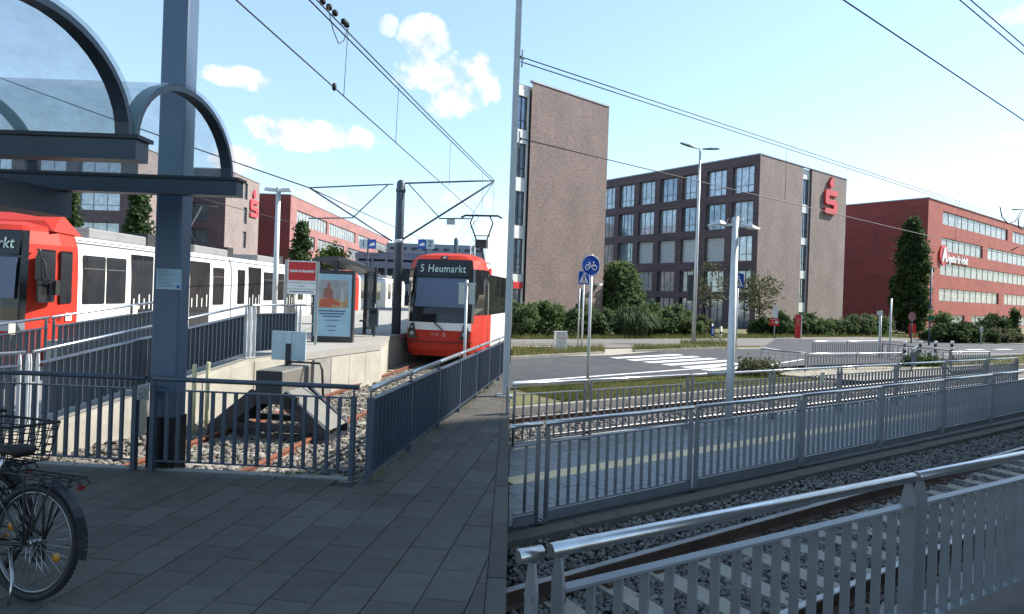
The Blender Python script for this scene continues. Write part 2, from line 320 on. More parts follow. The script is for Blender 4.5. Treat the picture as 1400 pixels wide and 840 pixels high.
def clip(poly, o, nrm):                       # keep the side where (p - o) . nrm <= 0
    out = []
    for i in range(len(poly)):
        p, q = poly[i], poly[(i + 1) % len(poly)]; a_, b_ = (p - o).dot(nrm), (q - o).dot(nrm)
        if a_ <= 0: out.append(p)
        if a_ * b_ < 0: out.append(p.lerp(q, a_ / (a_ - b_)))
    return out
def poly_sheet(name, pts, z, m, thick=0.0):
    mb = MB(); pts = [Vector((p[0], p[1], z)) for p in pts]
    ar = sum(pts[i].x * pts[(i + 1) % len(pts)].y - pts[(i + 1) % len(pts)].x * pts[i].y for i in range(len(pts)))
    if ar < 0: pts.reverse()
    if thick: mb.prism([(p.x, p.y) for p in pts], z - thick, z)
    else: mb.add(pts, [tuple(range(len(pts)))])
    return struct(name, mb, m)
mb = MB(); mb.add([(-2000, -2000, -.95), (2000, -2000, -.95), (2000, 2000, -.95), (-2000, 2000, -.95)], [(0, 1, 2, 3)]); struct('ground', mb, earth)

def at0(n): return .662 * n + .03           # where a line parallel to the right-hand tracks starts at the plaza edge (x = 0)
GZ = -.55
# ---- the right-hand side
poly_sheet('lawn', [RT(11.55, at0(11.55)), RT(11.55, 70), (260, 60), (260, 300), (0.03, 300)], -.615, lawnm)
near = [(700, 531), (900, 517), (1090, 500), (1240, 495), (1400, 485)]; far = [(700, 491.5), (826, 484.3), (990, 477.5), (1055, 475.5), (1180, 474), (1290, 473), (1400, 474)]
npt = [P(u, v, GZ) for u, v in near]; fpt = [P(u, v, GZ) for u, v in far]
npt.append(npt[-1] + (npt[-1] - npt[-2]).normalized() * 90); fpt.append(fpt[-1] + (fpt[-1] - fpt[-2]).normalized() * 90)
npt[0].x = fpt[0].x = .03
poly_sheet('road', npt + fpt[::-1], GZ - .01, asph)
poly_sheet('road_junction', [P(1035, 479, GZ), P(1060, 463.6, GZ), P(1180, 466.3, GZ), P(1290, 468.8, GZ), P(1400, 470.8, GZ), P(1500, 472, GZ), P(1500, 480, GZ), P(1180, 480, GZ)], GZ - .02, asph)
side = [P(700, 476, GZ), P(840, 475, GZ), P(1000, 472.5, GZ), P(1075, 472, GZ)]; sidef = [P(700, 463.5, GZ), P(860, 463, GZ), P(1075, 462, GZ)]
side[0].x = sidef[0].x = .03
poly_sheet('side_road', side + sidef[::-1], GZ - .028, asph2)
poly_sheet('footpath', [P(1060, 463.7, GZ), P(1060, 461.5, GZ), P(1180, 461, GZ), P(1290, 464, GZ), P(1400, 467, GZ), P(1400, 470.5, GZ), P(1290, 468.4, GZ), P(1180, 466, GZ)], GZ - .002, asph2)
poly_sheet('crossing_path', [P(770, 487.5, GZ), P(835, 486.2, GZ), P(905, 480.5, GZ), P(862, 477, GZ), P(800, 478.5, GZ)], GZ + .008, pathm)
poly_sheet('crossing_apron', [P(1060, 512, GZ), P(1105, 502, GZ), P(1240, 502, GZ), P(1290, 500, GZ), P(1300, 512, GZ), P(1180, 521, GZ)], GZ + .002, pathm)
poly_sheet('verge_path', [P(1290, 499.6, GZ), P(1360, 497.5, GZ), P(1352, 504, GZ), P(1300, 508, GZ)], GZ + .006, asph2)
RD = az(51.5); ND = Vector((-RD.y, RD.x, 0))
def RQ(n, t, z=0.0): p = ND * n + RD * t; p.z = z; return p
marks = thing('road_marking', RQ(15, 21, GZ), 'white zebra crossing bars and edge lines painted on the dark road', 'road marking'); 
def stripe(name, pts):
    mb = MB(); ps = [Vector((p[0], p[1], GZ - .002)) for p in pts]
    if (ps[1] - ps[0]).cross(ps[2] - ps[1]).z < 0: ps.reverse()
    mb.add(ps, [tuple(range(len(ps)))]); return mb.build(name, paint, marks)
for k in range(6):
    n0 = 12.95 + k * .88; stripe('zebra_bar', [RQ(n0, 19.5 + (5 - k) * .02), RQ(n0, 24.0), RQ(n0 + .46, 24.0), RQ(n0 + .46, 19.5)])
def lstripe(name, a, b, w=.13):
    a, b = P(*a, GZ), P(*b, GZ); d = (b - a).normalized(); q = Vector((-d.y, d.x, 0)) * w / 2; stripe(name, [a - q, b - q, b + q, a + q])
lstripe('edge_line', (703, 522.8), (985, 501.5), .16); lstripe('edge_line', (1035, 501.5), (1098, 491.5), .14); lstripe('lane_line', (1040, 474.5), (1100, 484.3), .14)
lstripe('lane_line', (1010, 476.5), (1040, 476.6), .12); lstripe('lane_arrow', (1322, 478.3), (1345, 478), .4); lstripe('lane_arrow', (1362, 478), (1382, 477.6), .4)
lstripe('edge_line', (702, 473.2), (758, 474), .3); lstripe('edge_line', (822, 478.3), (862, 478.6), .25)
lstripe('lane_line', (1290, 484.5), (1398, 484), .12)
# kerbs of the island
def kerb_line(name, a, b, h=.12, w=.14, m=concd, zb=GZ - .01, ln=1.0):
    a, b = Vector((a[0], a[1], 0)), Vector((b[0], b[1], 0)); L = (b - a).length; d = (b - a).normalized(); n = max(1, int(L / ln)); s = L / n
    root = thing(name, (a.x, a.y, zb), '', ''); del root['label']; del root['category']
    return root, a, d, n, s
def kerb(name, a, b, m=concd, h=.12, w=.14, zb=GZ - .01, ln=1.0):
    a, b = Vector((a[0], a[1], zb)), Vector((b[0], b[1], zb)); L = (b - a).length; d = (b - a).normalized(); n = max(1, round(L / ln)); s = L / n; q = Vector((-d.y, d.x, 0))
    M = frame((0, 0, 0), d); base = MB().box(0, L, w * .1, w * .9, -.25, h - .02, M=frame(a, d)).build(name, m, None, a); tag(base, kind='structure')
    pm = MB().box(.004, s - .004, 0, w, -.2, h, M=M).mesh('kerb_stone', m)
    for i in range(n):
        inst('kerb_stone', pm, base, a + d * (i * s) + Vector((0, 0, random.uniform(-.004, .004))))
    return base
isl = [P(700, 491.3, GZ), P(826, 484.2, GZ)]; isl[0].x = .05
kerb('island_kerb', isl[0], isl[1], h=.11); kerb('island_kerb', P(868, 481.8, GZ), P(992, 477.6, GZ), h=.11)
# platform on the right
poly_sheet('platform_right', [RT(5.3, at0(5.3)), RT(5.3, 42), RT(8.5, 42), RT(8.5, at0(8.5))], GZ - .03, jointm, .5)
pl = bpy.data.objects['platform_right']
pm = MB().box(-.195, .195, -.195, .195, -.05, .03, M=frame((0, 0, 0), DR)).mesh('paver', pavr)
tm = MB().box(-.195, .195, -.145, .145, -.05, .034, M=frame((0, 0, 0), DR)).mesh('tactile_tile', tact)
WLOC[pl] = Vector((0, 0, 0)); cnt = 0; far_p = MB(); far_t = MB()
rows = [5.73 + .4 * k for k in range(7)]; TACT = 6.83
rows = [5.71, 6.11, 6.48] if False else [5.69, 6.09, 6.49, 7.17, 7.57, 7.97, 8.33]
for r_i, n in enumerate(rows):
    t = at0(n) - .2 + (.2 if r_i % 2 else 0)
    while t < 41.5:
        c = RT(n, t, GZ - .032)
        pg = [c + DR * (sx * .195) + NR * (sy * .195) for sx, sy in ((-1, -1), (1, -1), (1, 1), (-1, 1))]
        if min(p.x for p in pg) < .05:
            pc = clip(pg, Vector((.05, 0, 0)), Vector((-1, 0, 0)))
            if len(pc) > 2: MB().prism([(p.x, p.y) for p in pc], c.z - .05, c.z + .03).build('paver', pavr, pl)
            t += .4; continue
        if t < 21 and cnt < 280: inst('paver', pm, pl, c + Vector((0, 0, random.uniform(-.002, .002)))); cnt += 1
        else: far_p.box(-.195, .195, -.195, .195, -.05, .03, M=frame(c, DR))
        t += .4
tag(far_p.build('paver_field', pavr, pl), kind='stuff')
t = at0(TACT) + .2
while t < 32: inst('tactile_tile', tm, pl, RT(TACT, t, GZ - .032)); t += .395
kerbd = stains(mat('mossy kerb', (.12, .11, .09), .95, 0, .25, 3, bump=.4), (.06, .06, .035), 3, .5, .7, (1, 1, 1), .7)
k = kerb('platform_kerb', RT(5.12, at0(5.12)), RT(5.12, 40), m=kerbd, h=.04, w=.2, zb=GZ - .03, ln=1.0)
kerb('platform_kerb', RT(8.46, at0(8.46)), RT(8.46, 40), m=concd, h=.03, w=.12, zb=GZ - .03)
kerb('lawn_kerb', RT(11.5, at0(11.5)), RT(11.5, 40), m=concd, h=.02, w=.16, zb=-.62)
BZ = -.775
poly_sheet('track_bed', [RT(2.1, at0(2.1)), RT(2.1, 42), RT(5.15, 42), RT(5.15, at0(5.15))], BZ - .035, bedmat)
poly_sheet('track_bed', [RT(8.5, at0(8.5)), RT(8.5, 60), RT(11.55, 60), RT(11.55, at0(11.55))], BZ - .03, bedmat)
# pavement strip carrying the railing beside the camera
poly_sheet('side_pavement', [(.03, -4), (.03, 2.35), RT(2.08, at0(2.08) + .2), RT(2.08, 40), RT(-.8, 40), RT(-.8, 5), (8, -4)], -.2, mat('brown paving', (.12, .105, .09), .9, 0, .2, 4), .62)
kerb('pavement_kerb', RT(1.99, at0(2.02) + .02), RT(1.99, 30), m=concd, h=.03, w=.14, zb=-.21)
# ---- the left-hand side: plaza
FA, FB = P(185, 642, 0), P(480, 657, 0); FD = (FB - FA).normalized()
FL = FA - FD * 4.6
RFA = P(503, 660, 0); RFB = RFA + DT * 9.6
plaza_poly = [(-40, -8), (.03, -8), (.03, 15.4), (RFA.x - .14, RFA.y), FB + FD * .06 - Vector((0, .02, 0)), FL, (-40, FL.y + 1.5)]
poly_sheet('plaza', plaza_poly, -.02, jointm, .8)
plz = bpy.data.objects['plaza']; WLOC[plz] = Vector((0, 0, 0))
kerb('plaza_kerb', FL + Vector((0, .03, 0)), FB + Vector((0, .03, 0)), m=concd, h=.012, w=.1, zb=-.01)
E1 = DT; E2 = Vector((DT.y, -DT.x, 0)); PWD, PLN = .3, .42
pvm = [MB().box(-PWD / 2 + .0035, PWD / 2 - .0035, -PLN / 2 + .0025, PLN / 2 - .0025, -.04, .02, M=frame((0, 0, 0), E2)).mesh('paver', pavm)]
for me in pvm:
    pass
def inside(p, poly):
    r_ = False; n = len(poly)
    for i in range(n):
        x1, y1 = poly[i][0], poly[i][1]; x2, y2 = poly[(i + 1) % n][0], poly[(i + 1) % n][1]
        if (y1 > p.y) != (y2 > p.y) and p.x < (x2 - x1) * (p.y - y1) / (y2 - y1) + x1: r_ = not r_
    return r_
def proj(p):
    a, b = p.x / p.y, (p.z - EZ) / p.y
    return U0 + FPX * (a * CR + b * SR), V0 + FPX * (a * SR - b * CR)
kerb('plaza_edge_kerb', Vector((-.1, 1.2, 0)), Vector((-.1, 17.3, 0)), m=pavm, h=.0, w=-.13, zb=-.01)
cand = []; fp = MB(); FN = Vector((-FD.y, FD.x, 0)); RN = Vector((-DT.y, DT.x, 0))
for i in range(-70, 40):
    for j in range(-6, 40):
        c = E2 * (i * PWD) + E1 * ((j + .5 * (i % 2) + .13 * ((i * 7) % 3)) * PLN)
        if c.x < -9 or c.y < 1.5 or c.x > .3 or c.y > 17: continue
        pg = [c + E2 * (sx * (PWD / 2 - .004)) + E1 * (sy * (PLN / 2 - .004)) for sx, sy in ((-1, -1), (1, -1), (1, 1), (-1, 1))]
        n0 = len(pg); pc = clip(pg, Vector((-.105, 0, 0)), Vector((1, 0, 0)))
        if (c - RFA).dot(RN) > -.25 and c.y > RFA.y - .1 and c.x > RFA.x - .3 and (c - RFA).dot(RN) < .4: pc = clip(pc, RFA + RN * .1, RN) if c.y > 6.0 else clip(pc, FA, FN)
        else: pc = clip(pc, FA, FN) if c.x < RFA.x + .2 and c.y < 8 else pc
        if c.y > 8 and (c - RFA).dot(RN) > .1: continue
        if len(pc) < 3: continue
        full = len(pc) == 4 and all((a_ - b_).length < 1e-6 for a_, b_ in zip(pc, pg))
        c.z = -.022 + random.uniform(-.0015, .0015); u, v = proj(c)
        cand.append((0 if -40 < u < 705 and v < 880 else 1, c.length, c, None if full else pc))
cand.sort(key=lambda q: (q[0], q[1]))
for k_, (vis, d_, c, pc) in enumerate(cand):
    if k_ < 295:
        if pc is None: inst('paver', pvm[0], plz, c)
        else: MB().prism([(p.x, p.y) for p in pc], c.z - .04, c.z + .02).build('paver', pavm, plz)
    elif pc is None: fp.box(-PWD / 2 + .0035, PWD / 2 - .0035, -PLN / 2 + .0025, PLN / 2 - .0025, -.04, .02, M=frame(c, E2))
    else: fp.prism([(p.x, p.y) for p in pc], c.z - .04, c.z + .02)
tag(fp.build('paver_field', pavm, plz), kind='stuff')
LBZ = -.53
poly_sheet('track_bed_left', [(-9.0, 5.8), (-.05, 5.8), (-.05, 60), (-40, 60), (-9.0, 40)], LBZ - .04, bedmat_l)
# ramp and island platform
W0 = Vector((-7.46, 5.6, 0)); WD = (Vector((-4.22, 14.12, 0)) - Vector((-6.35, 8.4, 0))).normalized(); WN_ = Vector((-WD.y, WD.x, 0))
def wall_z(Y): return -.12 if Y < 8.4 else min(.5, -.12 + (Y - 8.4) * .172)
def wl(Y, off=0.0): k_ = (Y - 8.4) / WD.y; p = Vector((-6.35, 8.4, 0)) + WD * k_ + WN_ * off; return p
ramp_top = stains(mat('ramp paving', (.24, .235, .22), .9, 0, .1, 2), (.2, .19, .17), 2, .5, .8, (1, 1, 1), .5)
mb = MB(); ys = [5.0, 8.4, 9.3, 10.2, 11.1, 12.0, 13.0]
vs_ = []
for y in ys:
    for off in (0, 2.5):
        p = wl(y, off); vs_ += [(p.x, p.y, -.75), (p.x, p.y, wall_z(y))]
fs = []; fm = []
for i in range(len(ys) - 1):
    o = 4 * i; fs += [(o, o + 4, o + 5, o + 1), (o + 2, o + 3, o + 7, o + 6), (o + 1, o + 5, o + 7, o + 3)]
fs += [(0, 1, 3, 2), (4 * len(ys) - 4, 4 * len(ys) - 2, 4 * len(ys) - 1, 4 * len(ys) - 3)]
mb.add(vs_, fs); ramp = struct('ramp', mb, conc)
mb = MB()
for i in range(len(ys) - 1):
    a, b = wl(ys[i], .02), wl(ys[i + 1], .02); c, d = wl(ys[i + 1], 2.48), wl(ys[i], 2.48); h0, h1 = wall_z(ys[i]) + .012, wall_z(ys[i + 1]) + .012
    mb.add([(a.x, a.y, h0), (b.x, b.y, h1), (c.x, c.y, h1), (d.x, d.y, h0)], [(0, 1, 2, 3)])
WLOC[ramp] = Vector((0, 0, 0)); mb.build('ramp_surface', ramp_top, ramp)
# joints of the ramp wall: concrete panels standing slightly proud
y = 5.2; i = 0
while y < 12.6:
    y1 = min(y + 1.15, 12.9); a, b = wl(y + .012, -.03), wl(y1 - .012, -.03); c, d = wl(y1 - .012, .01), wl(y + .012, .01)
    za, zb_ = wall_z(y) - .06, wall_z(y1) - .06
    if y < 8.4 < y1: zb_ = -.18
    MB().add([(a.x, a.y, -.7), (b.x, b.y, -.7), (c.x, c.y, -.7), (d.x, d.y, -.7), (a.x, a.y, za), (b.x, b.y, zb_), (c.x, c.y, zb_), (d.x, d.y, za)],
             [(0, 3, 2, 1), (4, 5, 6, 7), (0, 1, 5, 4), (1, 2, 6, 5), (2, 3, 7, 6), (3, 0, 4, 7)]).build('wall_panel', conc, ramp)
    y = y1; i += 1
PZ = .5
A_X = -10.62
plat_poly = [wl(12.9), Vector((-3.42, 16.5, 0)), Vector((-3.78, 19.4, 0)), Vector((-2.78, 27, 0)), Vector((-2.5, 31, 0)), Vector((-5.2, 60, 0)), Vector((A_X, 60, 0)), Vector((A_X, 14.2, 0)), wl(13.0, 2.4)]
poly_sheet('platform', plat_poly, PZ - .16, conc, 1.1)
pf = bpy.data.objects['platform']; WLOC[pf] = Vector((0, 0, 0))
cc = Vector((-6, 30, 0)); cop = [p + (p - cc).normalized() * .05 for p in plat_poly[:5]] + plat_poly[5:]
mb = MB(); pp = [(p.x, p.y) for p in cop]; mb.prism(pp, PZ - .156, PZ); mb.build('coping_slab', stains(mat('platform slab', (.29, .275, .25), .9, 0, .1, 2), (.2, .18, .15), 1.5, .5, .8, (1, 1, 1), .5), pf)
# recessed dark pier at the near corner and facing panels of the platform wall
d_ = (plat_poly[1] - plat_poly[0]).normalized(); q_ = Vector((d_.y, -d_.x, 0)); L_ = (plat_poly[1] - plat_poly[0]).length
for k_ in range(3):
    a = plat_poly[0] + d_ * (1.62 + k_ * (L_ - 1.64) / 3); s_ = (L_ - 1.64) / 3 - .015
    MB().box(0, s_, -.03, .03, -.7, PZ - .19, M=frame((a.x, a.y, 0), d_)).build('wall_panel', conc, pf)
MB().box(.95, 1.55, -.06, .05, -.7, PZ - .18, M=frame((plat_poly[0].x, plat_poly[0].y, 0), d_)).build('pier', concd, pf)

# ================================================================== BALLAST
def ico():
    t = (1 + 5 ** .5) / 2; v = np.array([(-1, t, 0), (1, t, 0), (-1, -t, 0), (1, -t, 0), (0, -1, t), (0, 1, t), (0, -1, -t), (0, 1, -t), (t, 0, -1), (t, 0, 1), (-t, 0, -1), (-t, 0, 1)], float)
    f = np.array([(0, 11, 5), (0, 5, 1), (0, 1, 7), (0, 7, 10), (0, 10, 11), (1, 5, 9), (5, 11, 4), (11, 10, 2), (10, 7, 6), (7, 1, 8), (3, 9, 4), (3, 4, 2), (3, 2, 6), (3, 6, 8), (3, 8, 9), (4, 9, 5), (2, 4, 11), (6, 2, 10), (8, 6, 7), (9, 8, 1)])
    return v / np.linalg.norm(v[0]), f
IV, IF = ico()
def rotmats(n):
    q = RNG.normal(size=(n, 4)); q /= np.linalg.norm(q, axis=1)[:, None]; w, x, y, z = q.T
    return np.stack([np.stack([1 - 2 * (y * y + z * z), 2 * (x * y - z * w), 2 * (x * z + y * w)], 1), np.stack([2 * (x * y + z * w), 1 - 2 * (x * x + z * z), 2 * (y * z - x * w)], 1), np.stack([2 * (x * z - y * w), 2 * (y * z + x * w), 1 - 2 * (x * x + y * y)], 1)], 1)
def stones(C, size):
    n = len(C); V = IV[None] * (1 + RNG.uniform(-.32, .32, (n, 12, 1))) * RNG.uniform(.6, 1.25, (n, 1, 3)) * size[:, None, None]
    V = np.einsum('nij,nkj->nki', rotmats(n), V); V[:, :, 2] *= .8; V += C[:, None, :]
    Fq = IF[None] + (np.arange(n) * 12)[:, None, None]; return V.reshape(-1, 3), Fq.reshape(-1, 3)
def scatter_nt(n0, n1, t1, step, zf, jit=.5, t0=None):
    C = []
    for n in np.arange(n0, n1, step):
        a = at0(n) if t0 is None else t0
        for t in np.arange(a + step / 2, t1, step):
            nn, tt = n + RNG.uniform(-jit, jit) * step, t + RNG.uniform(-jit, jit) * step
            p = RT(nn, tt)
            if p.x > .06: C.append((p.x, p.y, zf(nn, tt)))
    return np.array(C)
def zr1(n, t):
    base = BZ
    if n > 4.55: base += (n - 4.55) * .32
    if n < 2.7: base += (2.7 - n) * .2
    return base + RNG.uniform(-.02, .012)
C1 = scatter_nt(2.15, 5.1, 17, .043, zr1, .6); S1 = RNG.uniform(.019, .037, len(C1))
mask = np.array([not (abs(((p[0] * DR.x + p[1] * DR.y) % .62) - .31) < .125 and 2.78 < p[0] * NR.x + p[1] * NR.y < 4.58 and RNG.random() < .9) for p in C1]); C1, S1 = C1[mask], S1[mask]
order = np.argsort(np.linalg.norm(C1 - np.array([0, 0, EZ]), axis=1) + np.where((C1[:, 0] / C1[:, 1] > .8) | (C1[:, 1] < 4.0), 50, 0)); near_i = order[:290]; rest = order[290:]
bed1 = bpy.data.objects['track_bed']; WLOC[bed1] = Vector((0, 0, 0))
svar = []
for k_ in range(6):
    V, Fq = stones(np.zeros((1, 3)), np.array([.04])); svar.append(raw_mesh('stone', V, Fq, ballmat_r))
for i in near_i:
    o = inst('stone', random.choice(svar), bed1, C1[i], random.uniform(0, 6.28)); s_ = S1[i] / .04; o.scale = (s_, s_, s_)
V, Fq = stones(C1[rest], S1[rest])
def stuff(name, me, label, cat):
    o = bpy.data.objects.new(name, me); COL.objects.link(o); return tag(o, label, cat, kind='stuff')
stuff('ballast', raw_mesh('ballast', V, Fq, ballmat_r), 'dark grey crushed stone ballast of the track beside the railing', 'ballast')
C2 = scatter_nt(8.66, 11.45, 30, .085, lambda n, t: BZ + .01 + RNG.uniform(-.02, .02)); V, Fq = stones(C2, RNG.uniform(.04, .062, len(C2)))
stuff('ballast', raw_mesh('ballast', V, Fq, ballmat_r), 'dark grey ballast of the track between platform and grass verge', 'ballast')
C3 = []
for y in np.arange(6.45, 22, .075):
    xr = min(RFA.x - .12 + (y - RFA.y) * .145, -.2); xl = min(wl(y).x, -3.5 if y > 16 else 99) + .05
    for x in np.arange(xl, xr, .075): C3.append((x + RNG.uniform(-.04, .04), y + RNG.uniform(-.04, .04), LBZ + RNG.uniform(-.02, .025) + (.06 * max(0, 1 - abs(y - 6.4)))))
C3 = np.array(C3); V, Fq = stones(C3, RNG.uniform(.034, .058, len(C3)))
stuff('ballast', raw_mesh('ballast', V, Fq, ballmat_l), 'pale brown ballast around the buffer stop', 'ballast')

# ================================================================== TRACKS
def rail_prof(h=.155): return [(-.07, 0), (.07, 0), (.07, .012), (.012, .03), (.012, h - .045), (.036, h - .032), (.036, h - .006), (.028, h), (-.028, h), (-.036, h - .006), (-.036, h - .032), (-.012, h - .045), (-.012, .03), (-.07, .012)]
def track(label, c0, c1, ztop, gauge, m, zs, slw=.23, sll=2.45, step=.62, skip=0, clips=True, phase=.31):
    c0, c1 = Vector((c0[0], c0[1], 0)), Vector((c1[0], c1[1], 0)); L = (c1 - c0).length; d = (c1 - c0).normalized(); q = Vector((-d.y, d.x, 0))
    root = thing('railway_track', (c0.x, c0.y, zs), label, 'railway track')
    M0 = frame((0, 0, 0), q, ey=(0, 0, 1), ez=d)
    for sgn in (-1, 1):
        o = c0 + q * (sgn * (gauge / 2 + .036)); o.z = ztop - .155; pr = rail_prof(); n = len(pr); mb = MB()
        vv = [(o + q * x + Vector((0, 0, y))) for x, y in pr]; vv += [p + d * L for p in vv]
        for i in range(n):
            j = (i + 1) % n; mb.add([vv[i], vv[j], vv[n + j], vv[n + i]], [(0, 1, 2, 3)], 1 if i in (6, 7, 8) else 0)
        mb.add([vv[i] for i in range(n)], [tuple(range(n))]); mb.build('rail', [m, railtop if m is railm else m], root)
    t0 = (c0.dot(d)); k = math.ceil((t0 - phase) / step)
    sm = MB().box(-slw / 2, slw / 2, -sll / 2, sll / 2, -.14, 0, M=frame((0, 0, 0), d)).mesh('sleeper', sleepm)
    cm = MB(); cm.box(-.06, .06, -.07, .07, 0, .035, M=frame((0, 0, 0), d)); cm.box(-.02, .02, -.02, .02, .03, .065, M=frame((0, 0, 0), d)); cm = cm.mesh('rail_clip', railm)
    nS = 0
    while True:
        t = k * step + phase - t0
        if t > L: break
        if t > .1 and nS < 60:
            c = c0 + d * t; c.z = zs + random.uniform(-.004, .004); inst('sleeper', sm, root, c, random.uniform(-.01, .01)); nS += 1
            if clips and t < 9:
                for sgn in (-1, 1):
                    for e in (-1, 1): inst('rail_clip', cm, root, c + q * (sgn * (gauge / 2 + .036) + e * .105) + Vector((0, 0, .002)))
        k += 1
    return root
track('railway track with pale concrete sleepers beside the steel handrail', RT(3.68, at0(3.68) + .06), RT(3.68, 40), -.6, 1.36, railm, BZ + .018)
track('railway track between paved platform and grass verge', RT(9.9, at0(9.9) + .3), RT(9.9, 55), -.62, 1.435, railm, BZ - .02, clips=False)
TC = lambda Y: Vector((-3.87 + (Y - 9.4) * .1455, Y, 0))
track('rusty railway track ending at the buffer stop', TC(7.4), TC(26.5), -.42, 1.435, railo, LBZ + .02, clips=False)

# ================================================================== RAILINGS
def railing(label, A, B,  h=1.03, joints=None, panel=2.5, sp=.13, m=None, tm=None, group=None, bar=.86, low=.13, bd=.05, bt=.01, tr=.024, post='double', over=(0, 0), name='railing', kick=False, tubez=0.0, pd=.07, skip0=False, pmat=None):
    m = m or slate2; tm = tm or steel; A, B = Vector(A), Vector(B); L = Vector((B.x - A.x, B.y - A.y, 0)).length; d = Vector((B.x - A.x, B.y - A.y, 0)).normalized(); q = Vector((-d.y, d.x, 0)); sl = (B.z - A.z) / L
    root = thing(name, A, label, 'railing', group)
    def at(t, z): p = A + d * t; p.z = A.z + sl * t + z; return p
    if joints is None: n = max(1, round(L / panel)); joints = [i * L / n for i in range(n + 1)]
    bal = MB().box(-bt / 2, bt / 2, -bd / 2, bd / 2, low, bar, M=frame((0, 0, 0), d)).mesh('baluster', m)
    pmesh = MB(); g = .065 if post == 'double' else 0
    for e in ((-1, 1) if post == 'double' else (1,)):
        x = e * g; pmesh.box(x - .007, x + .007, -pd / 2, pd / 2, 0, h - .14, M=frame((0, 0, 0), d))
        tip = [(-pd / 2, h - .14), (pd / 2, h - .14), (.02, h - tr), (-.02, h - tr)]
        pmesh.add([(x - .0065, a, b) for a, b in tip] + [(x + .0065, a, b) for a, b in tip], [(0, 3, 2, 1), (4, 5, 6, 7), (0, 1, 5, 4), (1, 2, 6, 5), (2, 3, 7, 6), (3, 0, 4, 7)], M=frame((0, 0, 0), d))
        pmesh.box(x - .05 * e - .03, x - .05 * e + .03, -.045, .045, 0, .03, M=frame((0, 0, 0), d))
    if post == 'single':
        pmesh = MB(); pmesh.box(-.022, .022, -.03, .03, 0, bar + .02, M=frame((0, 0, 0), d)); pmesh.tube([Vector((0, 0, bar)), Vector((0, 0, h))], .009, 6)
    if post == 'thin':
        pmesh = MB(); pmesh.box(-.02, .02, -.025, .025, 0, h - .02, M=frame((0, 0, 0), d))
    pmesh = pmesh.mesh('post', pmat or m)
    for j in (joints[1:] if skip0 else joints): inst('post', pmesh, root, at(j, 0))
    for i in range(len(joints) - 1):
        a, b = joints[i], joints[i + 1]; e0 = -over[0] if i == 0 else .022; e1 = -over[1] if i == len(joints) - 2 else .022
        if tm: MB().tube([at(a + e0, h), at(a + e0 + .004, h), at(b - e1, h)], [tr * .93, tr, tr], 12).build('handrail', tm, root)
        w = .085 if post == 'double' else .024
        MB().beam(at(a + w, bar), at(b - w, bar), bd, .014).build('top_bar', m, root)
        MB().beam(at(a + w, low), at(b - w, low), bd, .014).build('bottom_bar', m, root)
        if kick: MB().beam(at(a + w, .055), at(b - w, .055), .012, .11).build('kick_plate', m, root)
        n = max(2, round((b - a - 2 * w) / sp))
        for k in range(1, n):
            t = a + w + (b - a - 2 * w) * k / n; inst('baluster', bal, root, at(t, 0))
    return root
FG = 'railings at the buffer stop'
railing('dark slate railing in front of the buffer stop, right of the steel column', FA + FD * .17, FB, h=.93, m=slate, tm=slate, bar=.82, low=.1, sp=.116, bd=.03, bt=.03, post='single', tr=.025, over=(.02, .05), panel=3)
railing('dark slate railing by the parked bicycles, carrying the no cycling plate', FA - FD * 4.4, FA - FD * .02, h=.93, m=slate, tm=slate, bar=.82, low=.1, sp=.116, bd=.03, bt=.03, post='single', tr=.025, over=(0, .1), panel=4.5)
pl_ = thing('prohibition_plate', FA + Vector((.04, -.05, .66)), 'small grey plate with a no cycling circle on the dark railing', 'sign')
Mx = face(PY(195, 537, FA.y - .06), FD)
MB().box(-.06, .06, -.075, .075, -.012, 0, M=Mx).build('plate', mat('plate grey', (.23, .25, .25), .5), pl_)
mb = MB(); mb.prism(ring(.042, 20), .0, .002, M=Mx); mb.build('circle', mat('plate dark', (.06, .06, .06), .5), pl_)
mb = MB(); mb.prism(ring(.032, 20), .0025, .003, M=Mx); mb.build('circle_field', mat('plate grey2', (.33, .34, .33), .5), pl_)
mb = MB(); mb.beam(Mx @ Vector((-.03, -.03, .004)), Mx @ Vector((.03, .03, .004)), .006, .002, up=Mx.col[2].to_3d()); mb.tube([Mx @ Vector((.014 * math.cos(a) - .012, .014 * math.sin(a) - .008, .004)) for a in np.linspace(0, 6, 12)], .002, 5); mb.tube([Mx @ Vector((.014 * math.cos(a) + .014, .014 * math.sin(a) - .008, .004)) for a in np.linspace(0, 6, 12)], .002, 5); mb.build('slash', MATS['plate dark'], pl_)
mb = MB(); mb.box(-.045, .045, -.062, -.056, 0, .002, M=Mx); mb.box(-.045, .045, -.053, -.05, 0, .002, M=Mx); mb.build('print', MATS['plate dark'], pl_)
Rj = [0, 1.3, 2.6, 3.9, 5.2, 6.5, 7.8, 9.2]
railing('long slate railing between the sunken track and the paved walkway', RFA, RFA + DT * 9.2, h=.93, m=slate, tm=mat('dull handrail', (.42, .44, .46), .35, .9, .1), bar=.82, low=.1, sp=.118, bd=.07, bt=.012, post='single', tr=.026, joints=Rj, over=(.02, .02))
ym = [5.4, 7.6, 9.15, 10.65, 12.15, 13.65]
